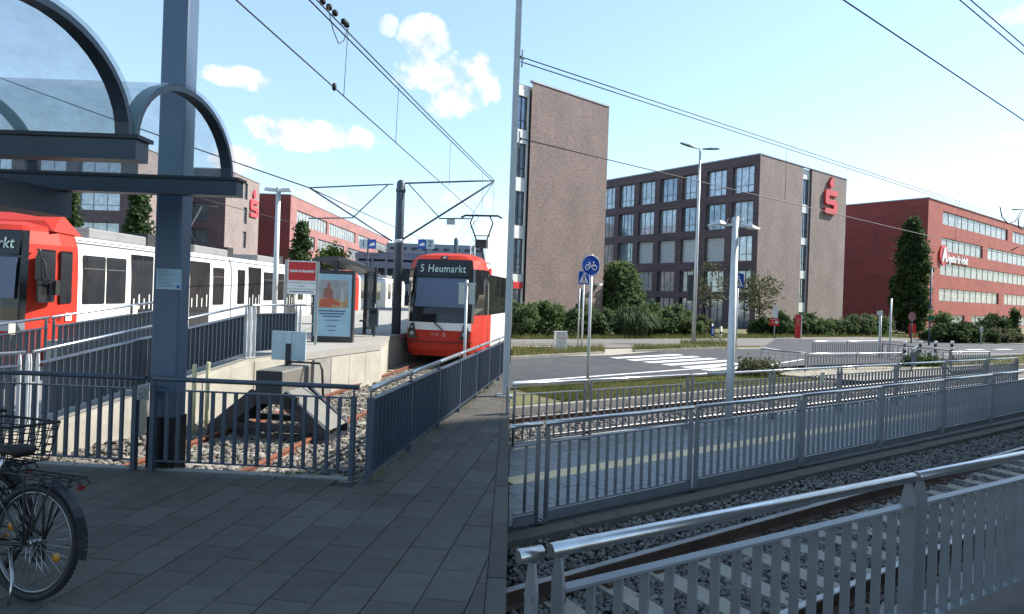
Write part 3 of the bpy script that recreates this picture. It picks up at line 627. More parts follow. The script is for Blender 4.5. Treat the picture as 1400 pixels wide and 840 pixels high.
# ramp railings: near side (on the wall) and far side
lit = mat('sunlit grey paint', (.5, .52, .54), .45, .2, .08, 5, rnd=.04)  # lit copy for the ramp posts, the sun on them put into the colour
fa, fb = wl(8.4, .12), wl(12.2, .12)
def rz(Y): return wall_z(Y)
a0, a1, a2, a3 = wl(6.0, .1), wl(8.4, .1), wl(12.05, .1), wl(13.4, .1); a0.z = rz(6.0); a1.z = rz(8.4); a2.z = PZ; a3.z = PZ
railing('slate railing with sunlit-toned posts along the foot of the concrete ramp wall', a0, a1 - WD * .1, h=1.03, m=slate, pmat=lit, tm=steel, sp=.1, bd=.135, panel=2.5)
railing('slate railing with sunlit-toned posts climbing the concrete ramp towards the platform', a1, a2, h=1.03, m=slate, pmat=lit, tm=steel, sp=.095, bd=.135, panel=1.95)
railing('short slate railing with sunlit-toned posts at the top of the ramp by the station sign', a2 + WD * .1, a3, h=1.03, m=slate, pmat=lit, tm=steel, sp=.095, bd=.135, panel=1.5, over=(0, .2))
b0, b1 = wl(7.6, 2.4), wl(12.4, 2.4); b0.z = rz(8.2); b1.z = PZ + .04
railing('grey railing on the far side of the ramp, in front of the red tram cab', b0, b1, h=1.03, m=slate, tm=steel, sp=.095, bd=.12, panel=2.1)
platem = mat('small cream plate', (.7, .66, .5), .5)
for (u, v, nm) in ((16, 450, 'small cream plate on the far ramp railing before the red cab'), (184, 424, 'small cream plate at the upper end of the far ramp railing')):
    c = PW(u, v, b0, b1); o = MB().box(-.05, .05, -.012, .0, -.09, .09, M=frame(c + Vector((.03, -.04, 0)), WD)).build('plate', platem, None, c); tag(o, nm, 'plate', 'cream plates on railings')
# right-hand railings
fa, fb = P(747, 754, .85), P(1400, 622, .85); fa.z = fb.z = -.2; fd = (fb - fa).normalized(); j1 = (P(1262, 655, .85) - P(747, 754, .85)).length
fs0 = fa - fd * (fa.x / fd.x - .07)
lf = (fa - fs0).length
railing('steel-topped grey railing with flat balusters along the near track', fs0, fa + fd * (j1 * 3), h=1.05, m=slate2, tm=steel, bar=.88, low=.13, sp=.152, bd=.054, bt=.012, tr=.03, joints=[0, lf, lf + j1, lf + j1 * 2, lf + j1 * 3], pd=.085, skip0=True)
f2a = P(739, 714, GZ); f2b = P(1380, 573, GZ); f2d = (f2b - f2a).normalized()
f2s = f2a - f2d * (f2a.x / f2d.x - .03)
J2 = [0] + [2.48 * k for k in range(1, 13)]
l2 = (f2a - f2s).length
railing('grey railing with steel handrail on the kerb of the paved platform', f2s, f2a + f2d * 27.3, h=1.07, m=slate2, tm=steel, bar=.86, low=.14, sp=.148, bd=.045, bt=.01, tr=.027, joints=[0] + [l2 + 2.48 * k for k in range(12)], kick=True, skip0=True)
f3a = P(755, 607, GZ); d3 = az(58.6); f3s = f3a - d3 * (f3a.x / d3.x - .03); L3 = 18.7
off3 = (f3a - f3s).length + .72
railing('dark grey railing between the paved platform and the second track', f3s, f3s + d3 * L3, h=1.03, m=slate2, tm=steel, bar=.86, low=.12, sp=.15, bd=.045, bt=.012, tr=.026, joints=[.02, off3 - 0.0, off3 + 2.5, off3 + 5.0, off3 + 7.5, off3 + 10, off3 + 12.5, off3 + 15.0, L3])
for (u, v, nm) in ((1121, 516, 'cream plate on the dark railing by the second track, above its middle'), (1376, 503, 'cream plate near the far end of the railing by the second track')):
    c = PW(u, v, f3s, f3s + d3); o = MB().box(-.075, .075, -.012, 0, -.12, .12, M=frame(c + Vector((.03, -.05, 0)), d3)).build('plate', platem, None, c); tag(o, nm, 'plate', 'cream plates on railings')
def far_rail(label, ua, va, ub, vb, toppx, m=slate2, tm=steel, sp=.16, panel=2.2, **k):
    A, B = P(ua, va, GZ), P(ub, vb, GZ); h = PW(ua, toppx, A, A + Vector((1, 0, 0))).z - GZ
    return railing(label, A, B, h=h, m=m, tm=tm, bar=h * .84, low=.12, bd=.04, bt=.018, tr=.03, sp=sp, panel=panel, post='thin', **k)
far_rail('grey railing beyond the crossing, beside the thin grey poles', 1111, 487, 1201, 485, 467)
far_rail('pale grey railing at the pedestrian crossing, three panels long', 1104, 507, 1231, 504, 484, m=slate2)
far_rail('fine-barred railing between the road and the zebra crossing', 1040, 502, 1101, 509, 477.5, m=slate2, tm=slate2, sp=.3, panel=5)
far_rail('short pale railing by the grass verge and striped bollards', 1300, 503, 1352, 502, 481.5, m=slate2)
far_rail('fine-barred railing behind the striped bollards', 1206, 488, 1298, 500, 470, m=slate2, tm=slate2, sp=.3, panel=6)
far_rail('dark end railing among low plants at the crossing', 1246, 508, 1254, 500, 478, m=slate, tm=slate, panel=3)

# ================================================================== STEEL COLUMN, CANOPY, BUFFER STOP
cb = P(230, 641, 0); cb.y = FA.y + .2; cb.x = -.5455 * cb.y
colr = thing('steel_column', (cb.x, cb.y, -.55), 'tall blue-grey steel column standing at the railing', 'column')
colm = mat('column paint', (.07, .115, .178), .4, .1, .06, 2)
w_, dp = .275, .215
Mc = frame((cb.x, cb.y, 0), az(92))
mb = MB(); mb.prism([(-w_ / 2, -dp / 2), (w_ / 2, -dp / 2), (w_ / 2, dp / 2), (-w_ / 2, dp / 2)], .5, 9.5, M=Mc); sh = mb.build('shaft', colm, colr); bevel(sh, .02)
mb = MB(); mb.prism([(-w_ / 2 - .008, -dp / 2 - .008), (w_ / 2 + .008, -dp / 2 - .008), (w_ / 2 + .008, dp / 2 + .008), (-w_ / 2 - .008, dp / 2 + .008)], -.6, .52, M=Mc); mb.build('base_sleeve', blackgl, colr)
nt = thing('information_notice', PY(231, 382, cb.y - .17), 'pale blue printed notice fixed to the steel column', 'notice')
Mn = face(PY(231, 382, cb.y - dp / 2 - .02), az(92)); nb = mat('notice paper', (.34, .5, .62), .5)
MB().box(-.13, .13, -.105, .105, -.004, .004, M=Mn).build('sheet', nb, nt)
mb = MB(); dk = mat('print ink', (.06, .08, .11), .6)
for i in range(13): mb.box(-.115, -.115 + random.uniform(.03, .2), .09 - i * .014, .0935 - i * .014, .004, .0055, M=Mn)
mb.build('print', dk, nt); MB().box(.085, .115, -.09, -.06, .004, .0055, M=Mn).build('logo', bluesign, nt)

# barrel-vaulted glass canopy (two bays)
CX = -2.72; Y1, Y2 = 4.43, 6.02; RZ = 2.93
cano = thing('glass_canopy', (CX - 3, 4.4, 0), 'glass canopy of half-round vaults on dark steel gutters', 'canopy')
cglass = glassmat('canopy glass', (.34, .5, .54), .3, .12, .16)
canm = mat('canopy steel', (.05, .068, .092), .4, .2, .1, 4)
RV = (Y2 - Y1) / 2
for i, (yc, x0) in enumerate(((Y1 - RV, CX), (Y1 + RV, CX))):
    for bay in range(3):
        xa, xb = x0 - bay * 1.9, x0 - (bay + 1) * 1.9; mb = MB(); N = 20; vv = []
        for k in range(N + 1):
            an = math.pi * k / N; vv += [(xa + (.02 if bay == 0 else -.004), yc - RV * 1.0 * math.cos(an), RZ + RV * .75 * math.sin(an)), (xb + .004, yc - RV * 1.0 * math.cos(an), RZ + RV * .75 * math.sin(an))]
        mb.add(vv, [(2 * k, 2 * k + 1, 2 * k + 3, 2 * k + 2) for k in range(N)], 0, True); mb.build('glass_panel', cglass, cano)
        for xr_ in ((xa - .05,) if bay == 0 else (xa,)):
            mb = MB(); r0, r1 = RV - .018, RV - .06; vv = []
            for k in range(N + 1):
                an = math.pi * k / N
                for rr, xx in ((r0, .05), (r1, .05), (r1, -.05), (r0, -.05)): vv.append((xr_ + xx, yc - rr * math.cos(an), RZ + (rr - RV * .25) * math.sin(an)))
            mb.add(vv, [(4 * k + e, 4 * k + (e + 1) % 4, 4 * k + 4 + (e + 1) % 4, 4 * k + 4 + e) for k in range(N) for e in range(4)] + [(0, 1, 2, 3), (4 * N + 3, 4 * N + 2, 4 * N + 1, 4 * N)]); mb.build('arch_rib', canm, cano)
for i, yy in enumerate((Y1 - 2 * RV, Y1, Y2)):
    mb = MB(); mb.box(CX - 6, CX + .06, yy - .075, yy + .075, RZ - .175, RZ - .03); mb.build('gutter_beam', canm, cano)
    MB().box(CX - 6, CX + .085, yy - .095, yy + .095, RZ - .03, RZ - .002).build('gutter_lip', mat('canopy dark', (.022, .028, .038), .45, .2), cano)
for k in range(2):
    MB().box(CX - 6, CX - 1.62, Y2 - .1 - k * 3.2, Y2 + .1 - k * 3.2, RZ - .42, RZ - .18).build('girder', canm, cano) if k else None
MB().box(CX - 1.95, CX - 1.62, 1.0, Y2 + .09, RZ - .42, RZ - .18).build('girder', canm, cano)
for yy in (1.3, 5.9): MB().box(CX - 5.2, CX - 5.05, yy - .07, yy + .07, 0, RZ - .18).build('post', canm, cano)
MB().box(CX - 5.3, CX - 1.97, 5.84, 5.96, RZ - .4, RZ - .2).build('cross_beam', canm, cano); MB().box(CX - 5.3, CX - 1.97, 1.24, 1.36, RZ - .4, RZ - .2).build('cross_beam', canm, cano)

# buffer stop
bs0 = TC(10.1); Mb = frame((bs0.x, bs0.y, -.42), Vector((DT.y, -DT.x, 0)))
bfm = stains(mat('buffer steel', (.16, .155, .14), .55, .2, .15, 3), (.3, .17, .09), 3, .55, .75, (1, 1, 1), .5); bfd = mat('buffer dark', (.03, .035, .045), .5, .2, .2, 3)
bst = thing('buffer_stop', (bs0.x, bs0.y, -.42), 'grey steel buffer stop with spread legs at the track end', 'buffer stop')
o = MB().box(-.2, .24, -.25, .75, .46, 1.0, M=Mb).build('head', bfm, bst); bevel(o, .03)
MB().box(-.2, .24, -.262, -.252, .47, .99, M=Mb).build('shaded_front', bfd, bst)  # dark sheet, the shade on the head's front put into its colour
for sgn in (-1, 1):
    for yy in (-.2, .55):
        th = .07
        pts = [(sgn * .22, .62), (sgn * .24, .42), (sgn * .88, -.05), (sgn * 1.02, -.05), (sgn * 1.02, .08), (sgn * .3, .68)]
        mb = MB(); Mp = Mb @ Matrix(((1, 0, 0, 0), (0, 0, 1, yy), (0, 1, 0, 0), (0, 0, 0, 1)))
        mb.prism(pts, -th / 2, th / 2, M=Mp); mb.build('leg', bfd, bst)
    mb = MB(); mb.beam(Mb @ Vector((sgn * .26, .17, .66)), Mb @ Vector((sgn * 1.0, .17, .09)), .62, .02, up=(0, 0, 1)); mb.build('sloping_plate', bfm, bst)
    MB().box(sgn * .9 - .12, sgn * .9 + .12, -.3, .7, -.1, -.045, M=Mb).build('foot', bfd, bst)
MB().box(-.75, .75, -.24, -.14, .05, .15, M=Mb).build('cross_bar', bfd, bst); MB().box(-.75, .75, .5, .6, .05, .15, M=Mb).build('cross_bar', bfd, bst)
for k in range(2): MB().box(.28 + k * .13, .38 + k * .13, -.26, -.2, .42, .6, M=Mb).build('rubber_pad', black, bst)
MB().tube([Mb @ Vector((-.1, .5, 1.0)), Mb @ Vector((-.05, .5, 1.06)), Mb @ Vector((.5, .5, 1.06)), Mb @ Vector((.55, .5, .95)), Mb @ Vector((.58, .5, .5))], .02, 6).build('pipe', black, bst)
bd_ = thing('signal_board', Mb @ Vector((.3, .62, 1.0)), 'square white board on a post behind the buffer stop', 'sign')
Mq = face(PY(395, 473, bs0.y + .66), Vector((DT.y, -DT.x, 0)))
MB().box(-.31, .31, -.25, .25, -.01, .01, M=Mq).build('board', mat('board blue white', (.45, .55, .6), .5), bd_); MB().box(-.045, .045, -.55, .04, -.04, -.012, M=Mq).build('post', bfd, bd_)
MB().box(-.045, .045, .04, .25, .0105, .02, M=Mq).build('top_strip', mat('board strip', (.5, .6, .66), .5), bd_); MB().box(-.045, .045, -.4, .04, .0105, .03, M=Mq).build('front_post', bfd, bd_)
mkm = mat('marker paint', (.62, .6, .36), .6)
for (u, v0, v1, Yb, ml) in ((282, 495, 582, 10.5, 'pale yellow marker post by the buffer stop leg'), (263, 498, 592, 10.1, 'pale yellow marker post half hidden by the steel column')):
    a = PY(u, v1, Yb); a.z = LBZ - .05; b = PY(u - 1, v0, Yb); o = MB().tube([(a.x, a.y, a.z), (a.x, a.y, b.z - .02), (a.x, a.y, b.z)], [.035, .035, .026], 8).build('marker_post', mkm, None, a); tag(o, ml, 'marker post', 'yellow marker posts')

# ================================================================== BICYCLES
def bicycle(label, base, heading, seed, rack=True, basket=False, col=(.02, .025, .03)):
    h = unit(heading); root = thing('bicycle', base, label, 'bicycle', 'bicycles parked on the plaza')
    lean = math.radians(4); M = frame(base, h) @ Matrix.Rotation(lean, 4, 'X')
    R_ = .335; WB = 1.06; fr = mat('bike frame %d' % seed, col, .3, .3, .1); T = lambda x, z, y=0: M @ Vector((x, y, z))
    chrome = mat('bike chrome', (.4, .41, .42), .25, 1, .1)
    for cx in (0, WB):
        whl = thing_part('wheel', root, MB().lathe([(.001, -.035), (.022, -.035), (.022, -.028), (.014, -.02), (.014, .02), (.022, .028), (.022, .035), (.001, .035)], 12, M=M @ Matrix.Translation((cx, 0, R_)) @ Matrix.Rotation(math.pi / 2, 4, 'X')), chrome)
        MB().tube([T(cx + R_ * .945 * math.cos(a), R_ + R_ * .945 * math.sin(a)) for a in np.linspace(0, 2 * math.pi, 56, endpoint=False)], .0215, 8, closed=True).build('tyre', black, whl)
        mb = MB(); tk = 72
        for k in range(tk):
            a = 2 * math.pi * k / tk
            for yy in (-.012, .012): mb.beam(T(cx + (R_ - .005) * math.cos(a), R_ + (R_ - .005) * math.sin(a), yy - .007), T(cx + (R_ - .005) * math.cos(a + .03), R_ + (R_ - .005) * math.sin(a + .03), yy + .007), .008, .012)
        mb.build('tread', black, whl)
        MB().tube([T(cx + R_ * .86 * math.cos(a), R_ + R_ * .86 * math.sin(a)) for a in np.linspace(0, 2 * math.pi, 48, endpoint=False)], .011, 6, closed=True).build('rim', mat('bike rim', (.2, .21, .22), .35, .9), whl)
        mb = MB()
        for k in range(32):
            a = 2 * math.pi * k / 32; b = a + (.55 if k % 2 else -.55); yy = .028 if k % 4 < 2 else -.028
            mb.tube([T(cx + .02 * math.cos(b), R_ + .02 * math.sin(b), yy), T(cx + R_ * .86 * math.cos(a), R_ + R_ * .86 * math.sin(a))], .0014, 4)
        mb.build('spokes', chrome, whl)
        for a in ((.35, .35 + math.pi)): MB().lathe([(.001, -.006), (.026, -.006), (.026, .006), (.001, .006)], 10, M=M @ Matrix.Translation((cx + R_ * .58 * math.cos(a), 0, R_ + R_ * .58 * math.sin(a))) @ Matrix.Rotation(math.pi / 2, 4, 'X')).build('spoke_reflector', mat('amber reflector', (.42, .17, .015), .3), whl)
        a0_, a1_ = (-.15, 2.3) if cx == 0 else (.7, 2.9)
        pts = [(cx + (R_ + .035) * math.cos(math.pi - a), R_ + (R_ + .035) * math.sin(a)) for a in np.linspace(a0_, a1_, 16)]
        mb = MB()
        for p, q in zip(pts[:-1], pts[1:]): mb.beam(T(*p), T(*q), .055, .006)
        mb.build('mudguard', fr, root)
    BB = (.46, .28); ST = (.34, .62); HT = (.86, .72); HB = (.90, .6)
    mb = MB()
    for p, q, r in ((BB, ST, .016), (BB, HB, .019), (ST, HT, .016), (HT, HB, .02)): mb.tube([T(*p), T(*q)], r, 8)
    for yy in (-.06, .06): mb.tube([T(*BB, yy * .4), T(0, R_, yy)], .01, 6); mb.tube([T(*ST, yy * .2), T(0, R_, yy)], .009, 6)
    mb.build('frame', fr, root)
    mb = MB()
    for yy in (-.055, .055): mb.tube([T(HB[0], HB[1], yy * .8), T(HB[0] + .05, .5, yy), T(WB, R_, yy)], .012, 6)
    mb.tube([T(*HB), T(*HT), T(HT[0] - .04, .95)], .013, 6); mb.build('fork', fr, root)
    mb = MB(); mb.tube([T(.72, 1.02, -.3), T(.78, 1.03, -.22), T(.84, .97, -.04), T(.84, .97, .04), T(.78, 1.03, .22), T(.72, 1.02, .3)], .012, 8); mb.build('handlebar', black, root)
    mb = MB(); mb.tube([T(*ST), T(.3, .84)], .013, 8); mb.build('seat_post', chrome, root)
    sd = MB(); o_ = []
    for x, w2, zz in ((.14, .085, .875), (.2, .095, .885), (.3, .06, .875), (.4, .03, .87), (.44, .018, .86)): o_.append((x, w2, zz))
    vv = []
    for x, w2, zz in o_: vv += [T(x, zz - .05, -w2 * .6), T(x, zz - .02, -w2), T(x, zz, -w2 * .6), T(x, zz, w2 * .6), T(x, zz - .02, w2), T(x, zz - .05, w2 * .6)]
    sd.add(vv, [(6 * i + k, 6 * i + (k + 1) % 6, 6 * i + 6 + (k + 1) % 6, 6 * i + 6 + k) for i in range(4) for k in range(6)] + [tuple(range(5, -1, -1)), tuple(range(24, 30))], 0, True); sd.build('saddle', black, root)
    MB().lathe([(.001, -.003), (.09, -.003), (.095, 0), (.09, .003), (.001, .003)], 20, M=M @ Matrix.Translation((BB[0], -.05, BB[1])) @ Matrix.Rotation(math.pi / 2, 4, 'X')).build('chainring', chrome, root)
    for s_, yy in ((1, -.09), (-1, .09)):
        MB().beam(T(BB[0], BB[1], yy * .8), T(BB[0] + s_ * .12, BB[1] - s_ * .11, yy), .02, .014).build('crank', chrome, root)
        MB().box(-.045, .045, -.03, .03, -.012, .012, M=M @ Matrix.Translation((BB[0] + s_ * .12, yy * 1.6, BB[1] - s_ * .11))).build('pedal', black, root)
    mb = MB(); mb.tube([T(BB[0], BB[1] + .09, -.05), T(0, R_ + .04, -.045)], .005, 4); mb.tube([T(BB[0], BB[1] - .09, -.05), T(.03, R_ - .1, -.045), T(0, R_ - .04, -.045)], .005, 4); mb.build('chain', black, root)
    mb = MB(); mb.box(-.02, .05, -.065, -.04, R_ - .13, R_ - .02, M=M); mb.lathe([(.001, -.01), (.02, -.01), (.02, .01), (.001, .01)], 10, M=M @ Matrix.Translation((.03, -.05, R_ - .12)) @ Matrix.Rotation(math.pi / 2, 4, 'X')); mb.build('derailleur', black, root)
    mb = MB(); mb.tube([T(.1, .3, .06), T(-.02, .16, .12), T(-.06, .03, .16)], .009, 6); mb.build('kickstand', chrome, root)
    rz_ = R_ * 2 + .06
    mb = MB()
    for yy in (-.06, 0, .06): mb.tube([T(.2, rz_, yy), T(-.28, rz_, yy), T(-.31, rz_ - .03, yy)], .006, 6)
    for xx in (.18, .0, -.15, -.28): mb.tube([T(xx, rz_, -.06), T(xx, rz_, .06)], .006, 6)
    for yy in (-.06, .06):
        for xx in (-.18, -.08, .05): mb.tube([T(xx, rz_, yy), T(0 + xx * .05, R_, yy)], .006, 6)
    mb.build('luggage_rack', black, root); MB().box(-.325, -.312, -.02, .02, rz_ - .055, rz_ - .03, M=M).build('rear_reflector', mat('red reflector', (.16, .008, .008), .3), root)
    if basket:
        mb = MB(); bz0, bz1 = rz_ + .01, rz_ + .25
        for k in range(6):
            f = k / 5; x0_, x1_, w2 = -.3 - .03 * f, .1 + .03 * f, .13 + .03 * f; z = bz0 + (bz1 - bz0) * f
            mb.tube([T(x0_, z, -w2), T(x1_, z, -w2), T(x1_, z, w2), T(x0_, z, w2)], .004 if k < 5 else .009, 5, closed=True)
        for k in range(9):
            x = -.3 + .4 * k / 8
            for s_ in (-1, 1): mb.tube([T(x, bz0, s_ * .13), T(x * 1.12, bz1, s_ * .16)], .0035, 4)
        for k in range(6):
            y = -.13 + .26 * k / 5; mb.tube([T(-.3, bz0, y), T(-.33, bz1, y * 1.2)], .0035, 4); mb.tube([T(.1, bz0, y), T(.13, bz1, y * 1.2)], .0035, 4); mb.tube([T(-.3, bz0, y), T(.1, bz0, y)], .0035, 4)
        mb.build('basket', black, root)
    return root
def thing_part(name, parent, mb, m): return mb.build(name, m, parent)
w1 = P(38, 820, 0); bicycle('dark bicycle with empty luggage rack parked in front of the railing', (w1.x, w1.y, 0), (-.965, .26, 0), 1, True, False)
w2 = P(-28, 788, 0); bicycle('black bicycle with wire basket parked behind another bicycle', (w2.x, w2.y, 0), (-.965, .26, 0), 2, True, True, (.012, .012, .014))

# ================================================================== TRAMS
def extr(outline, y0, y1, M, mats_idx, mb):
    n = len(outline); vv = [(x, y0, z) for x, z in outline] + [(x, y1, z) for x, z in outline]
    for i in range(n - 1): mb.add([vv[i], vv[i + 1], vv[n + i + 1], vv[n + i]], [(0, 3, 2, 1)], mats_idx(i), False, M)
    mb.add([vv[i] for i in range(n)], [tuple(range(n))], 0, False, M); mb.add([vv[n + i] for i in range(n)], [tuple(range(n - 1, -1, -1))], 0, False, M)
half = [(1.22, .3), (1.31, .55), (1.325, 1.0), (1.325, 2.5), (1.3, 3.05), (1.22, 3.3), (.95, 3.42), (0, 3.46)]
OUT = [(-x, z) for x, z in half][:-1] + half[::-1]                       # left bottom, over the roof, right bottom
darkp = mat('tram underframe', (.02, .02, .022), .7)
ledm = mat('led letters', (.42, .55, .5), .5, emit=.12)
blind = mat('sun blind', (.095, .125, .2), .35, 0, .05, 1.5)
def winbox(M, y0, y1, z0, z1, x=1.325, d=.012, r=.07):
    pts = []
    for cx, cz, a in ((y1 - r, z1 - r, 0), (y0 + r, z1 - r, 90), (y0 + r, z0 + r, 180), (y1 - r, z0 + r, 270)):
        for k in range(4): t = math.radians(a + 30 * k); pts.append((cx + r * math.cos(t), cz + r * math.sin(t)))
    mb = MB(); Mp = M @ Matrix(((0, 0, 1, x), (1, 0, 0, 0), (0, 1, 0, 0), (0, 0, 0, 1))); mb.prism(pts, -.03, d, M=Mp); return mb
def cab(root, M, L=1.4, text_s='5 Heumarkt', white_band=True, xs=1.0, cowl=True, upright=False):
    zl = [.28, .5, .72, .76, 1.12, 1.36, 1.62, 1.85, 2.8, 3.12, 3.42, 3.55, 3.66]
    yf = [.12, .04, .02, .0, .0, .03, .06, .1, .28, .36, .46, .6, 1.0]
    if upright: yf = [.06, .03, .02, .0, .0, .005, .015, .03, .09, .12, .2, .34, .75]
    yat = lambda z: float(np.interp(z, zl, yf))
    wf = [1.0, 1.08, 1.1, 1.1, 1.1, 1.09, 1.09, 1.09, 1.06, 1.04, .98, .82, .5]
    ws = [1.26, 1.3, 1.31, 1.315, 1.325, 1.325, 1.325, 1.325, 1.32, 1.3, 1.2, 1.05, .7]
    rows = []
    for z, y, w, s_ in zip(zl, yf, wf, ws):
        prof = [(0, y), (w * .55, y + .015), (w * .84, y + .06), (w * .95, y + .13), (w, y + .24), (s_ * .985, max(L * .62, y + .4)), (s_, max(L, y + .45))]
        rows.append([(-x, yy, z) for x, yy in prof[:0:-1]] + [(x, yy, z) for x, yy in prof])
    n = len(rows[0]); c = n // 2; mb = MB()
    for i in range(len(rows) - 1):
        zm = (zl[i] + zl[i + 1]) / 2
        for j in range(n - 1):
            col = min(abs(j - c), abs(j + 1 - c))
            if upright: k = (2 if 1.36 < zm < 3.42 and col <= 2 else (4 if 1.12 < zm < 1.36 and col <= 2 else 0))
            elif col <= 2: k = 0 if zm < 1.12 else (1 if zm < 1.36 and white_band else (2 if 1.36 < zm < 3.42 else 0))
            elif col == 3: k = 0 if zm < 1.36 or zm > 3.12 else 2
            else: k = 0 if zm < 1.62 or zm > 3.12 else 2
            if not cowl and col >= 4: k = 0
            mb.add([rows[i][j], rows[i][j + 1], rows[i + 1][j + 1], rows[i + 1][j]], [(0, 1, 2, 3)], k, False, M)
    mb.add(rows[-1], [tuple(range(n))], 0, False, M); mb.add(rows[0], [tuple(range(n - 1, -1, -1))], 3, False, M)
    cb_ = mb.build('cab', [redp, whitep, tglass, darkp, mat('tram grey band', (.4, .43, .45), .4)], root)
    # windscreen blind, destination display, seam, wipers, lights, emblem
    def fr(x0, x1, z0, z1, y0, y1, m, nm, p=root, t=.012):
        MB().add([(x0, y0, z0), (x1, y0, z0), (x1, y1, z1), (x0, y1, z1), (x0, y0 + t, z0), (x1, y0 + t, z0), (x1, y1 + t, z1), (x0, y1 + t, z1)], [(0, 1, 2, 3), (7, 6, 5, 4), (0, 4, 5, 1), (1, 5, 6, 2), (2, 6, 7, 3), (3, 7, 4, 0)], 0, False, M).build(nm, m, p)
    fr(-.82, .86, 1.86, 2.79, yat(1.86) - .017, yat(2.79) - .017, blind, 'windscreen_blind'); fr(-.86, .88, 2.86, 3.38, yat(2.86) - .016, yat(3.38) - .016, blackgl, 'display_case')
    text(root, '5', .37, M @ face((-.68, yat(3.1) - .036, 3.1), (1, 0, 0), unit((0, .18 if upright else .29, 1))), ledm, 'display_number', xs=.8); text(root, 'Heumarkt', .37, M @ face((.14, yat(3.1) - .036, 3.1), (1, 0, 0), unit((0, .18 if upright else .29, 1))), ledm, 'display_lettering', xs=.8 * xs, space=1.05)
    mb = MB(); mb.box(-1.09, 1.09, -.006, .05, .728, .748, M=M); mb.build('bumper_seam', darkp, root)
    for s_ in (-1, 1):
        mb = MB(); Mp = M @ Matrix(((1, 0, 0, 0), (0, 0, 1, 0), (0, 1, 0, 0), (0, 0, 0, 1)))
        mb.prism([(s_ * .68, .84), (s_ * .98, .84), (s_ * 1.0, 1.1), (s_ * .9, 1.33), (s_ * .82, 1.33), (s_ * .78, 1.1)], -.02, .12, M=Mp); hl = mb.build('headlight', blackgl, root)
        MB().lathe([(.001, 0), (.075, 0), (.07, .02), (.001, .025)], 14, M=M @ Matrix.Translation((s_ * .86, -.018, 1.0)) @ Matrix.Rotation(math.pi / 2, 4, 'X')).build('lens', mat('lamp lens', (.35, .37, .36), .15), hl)
        MB().lathe([(.001, 0), (.04, 0), (.035, .012), (.001, .015)], 10, M=M @ Matrix.Translation((s_ * .87, -.018, 1.2)) @ Matrix.Rotation(math.pi / 2, 4, 'X')).build('lens', MATS['lamp lens'], hl)
        mb = MB(); mb.tube([M @ Vector((s_ * 1.12, .3, 3.0)), M @ Vector((s_ * 1.34, .12, 2.98)), M @ Vector((s_ * 1.36, .1, 2.85))], .018, 6); mb.box(s_ * 1.36 - .07, s_ * 1.36 + .07, .05, .13, 2.3, 2.85, M=M); bevel(mb.build('mirror', blackgl, root), .02)
    mb = MB(); mb.beam(M @ Vector((-.15, -.03, 1.38)), M @ Vector((.16, -.02, 1.12)), .09, .02); mb.build('wiper_arm', black, root)
    mb = MB(); mb.beam(M @ Vector((-.82, .08, 1.86)), M @ Vector((-.5, .0, 1.4)), .025, .015); mb.build('wiper_blade', black, root)
    mb = MB(); mb.prism([(x * 1.0, z) for x, z in ring(.1, 6)], .0, .006, M=M @ face((.2, -.002, .98), (1, 0, 0))); mb.build('emblem_ground', mat('emblem ground', (.55, .06, .05), .4), root)
    text(root, 'KVB', .13, M @ face((-.1, -.004, .98), (1, 0, 0)), mat('emblem grey', (.5, .3, .3), .5), 'emblem_lettering'); text(root, 'S', .19, M @ face((.2, -.009, .98), (1, 0, 0)), MATS['emblem grey'], 'emblem')
    fr(-.12, .12, 3.44, 3.54, yat(3.44) - .008, yat(3.54) - .008, blackgl, 'lamp_recess'); fr(-.06, .06, 3.46, 3.51, yat(3.46) - .014, yat(3.51) - .014, MATS['lamp lens'], 'top_lamp', t=.004)
    return cb_
def shell(root, y0, y1, M, m=whitep, side_m=None, nm='body'):
    mb = MB(); extr(OUT, y0, y1, M, lambda i: 1 if side_m and 1 <= i <= 3 or side_m and len(OUT) - 5 <= i <= len(OUT) - 3 else 0, mb); return mb.build(nm, [m, side_m or m], root)
# --- tram facing the camera
f0 = TC(20.0); Mt = frame((f0.x, f0.y, -.42), Vector((DT.y, -DT.x, 0)))
trC = thing('tram', (f0.x, f0.y, -.42), 'red-fronted tram facing the buffer stop, with dark side windows', 'tram')
cab(trC, Mt, 1.5)
shell(trC, 1.52, 6.9, Mt, whitep)
winbox(Mt, 1.56, 6.8, 1.62, 3.0, r=.02).build('side_glazing', tglass, trC)
MB().box(1.3, 1.335, 1.53, 2.1, .5, 1.62, M=Mt).build('red_panel', redp, trC)
MB().box(1.3, 1.33, 1.53, 2.0, 3.02, 3.22, M=Mt).build('red_panel', redp, trC)
for y0 in (2.6, 3.8, 5.2): MB().box(1.33, 1.342, y0, y0 + .05, 1.62, 3.0, M=Mt).build('window_bar', darkp, trC)
M2 = Mt @ Matrix.Translation((0, 7.3, 0)) @ Matrix.Rotation(math.radians(10), 4, 'Z')
mb = MB(); mb.box(-1.1, 1.1, 6.85, 7.5, .5, 3.3, M=Mt); mb.build('bellows', black, trC)
shell(trC, .1, 8.0, M2, whitep, nm='rear_body'); winbox(M2, .3, 7.8, 1.62, 3.0, r=.02).build('side_glazing', tglass, trC)
for M_, ys_ in ((Mt, (2.2, 4.0)), (M2, (2, 6))):
    for yy in ys_:
        MB().box(-.9, .9, yy, yy + 1.6, .02, .5, M=M_).build('bogie', darkp, trC)
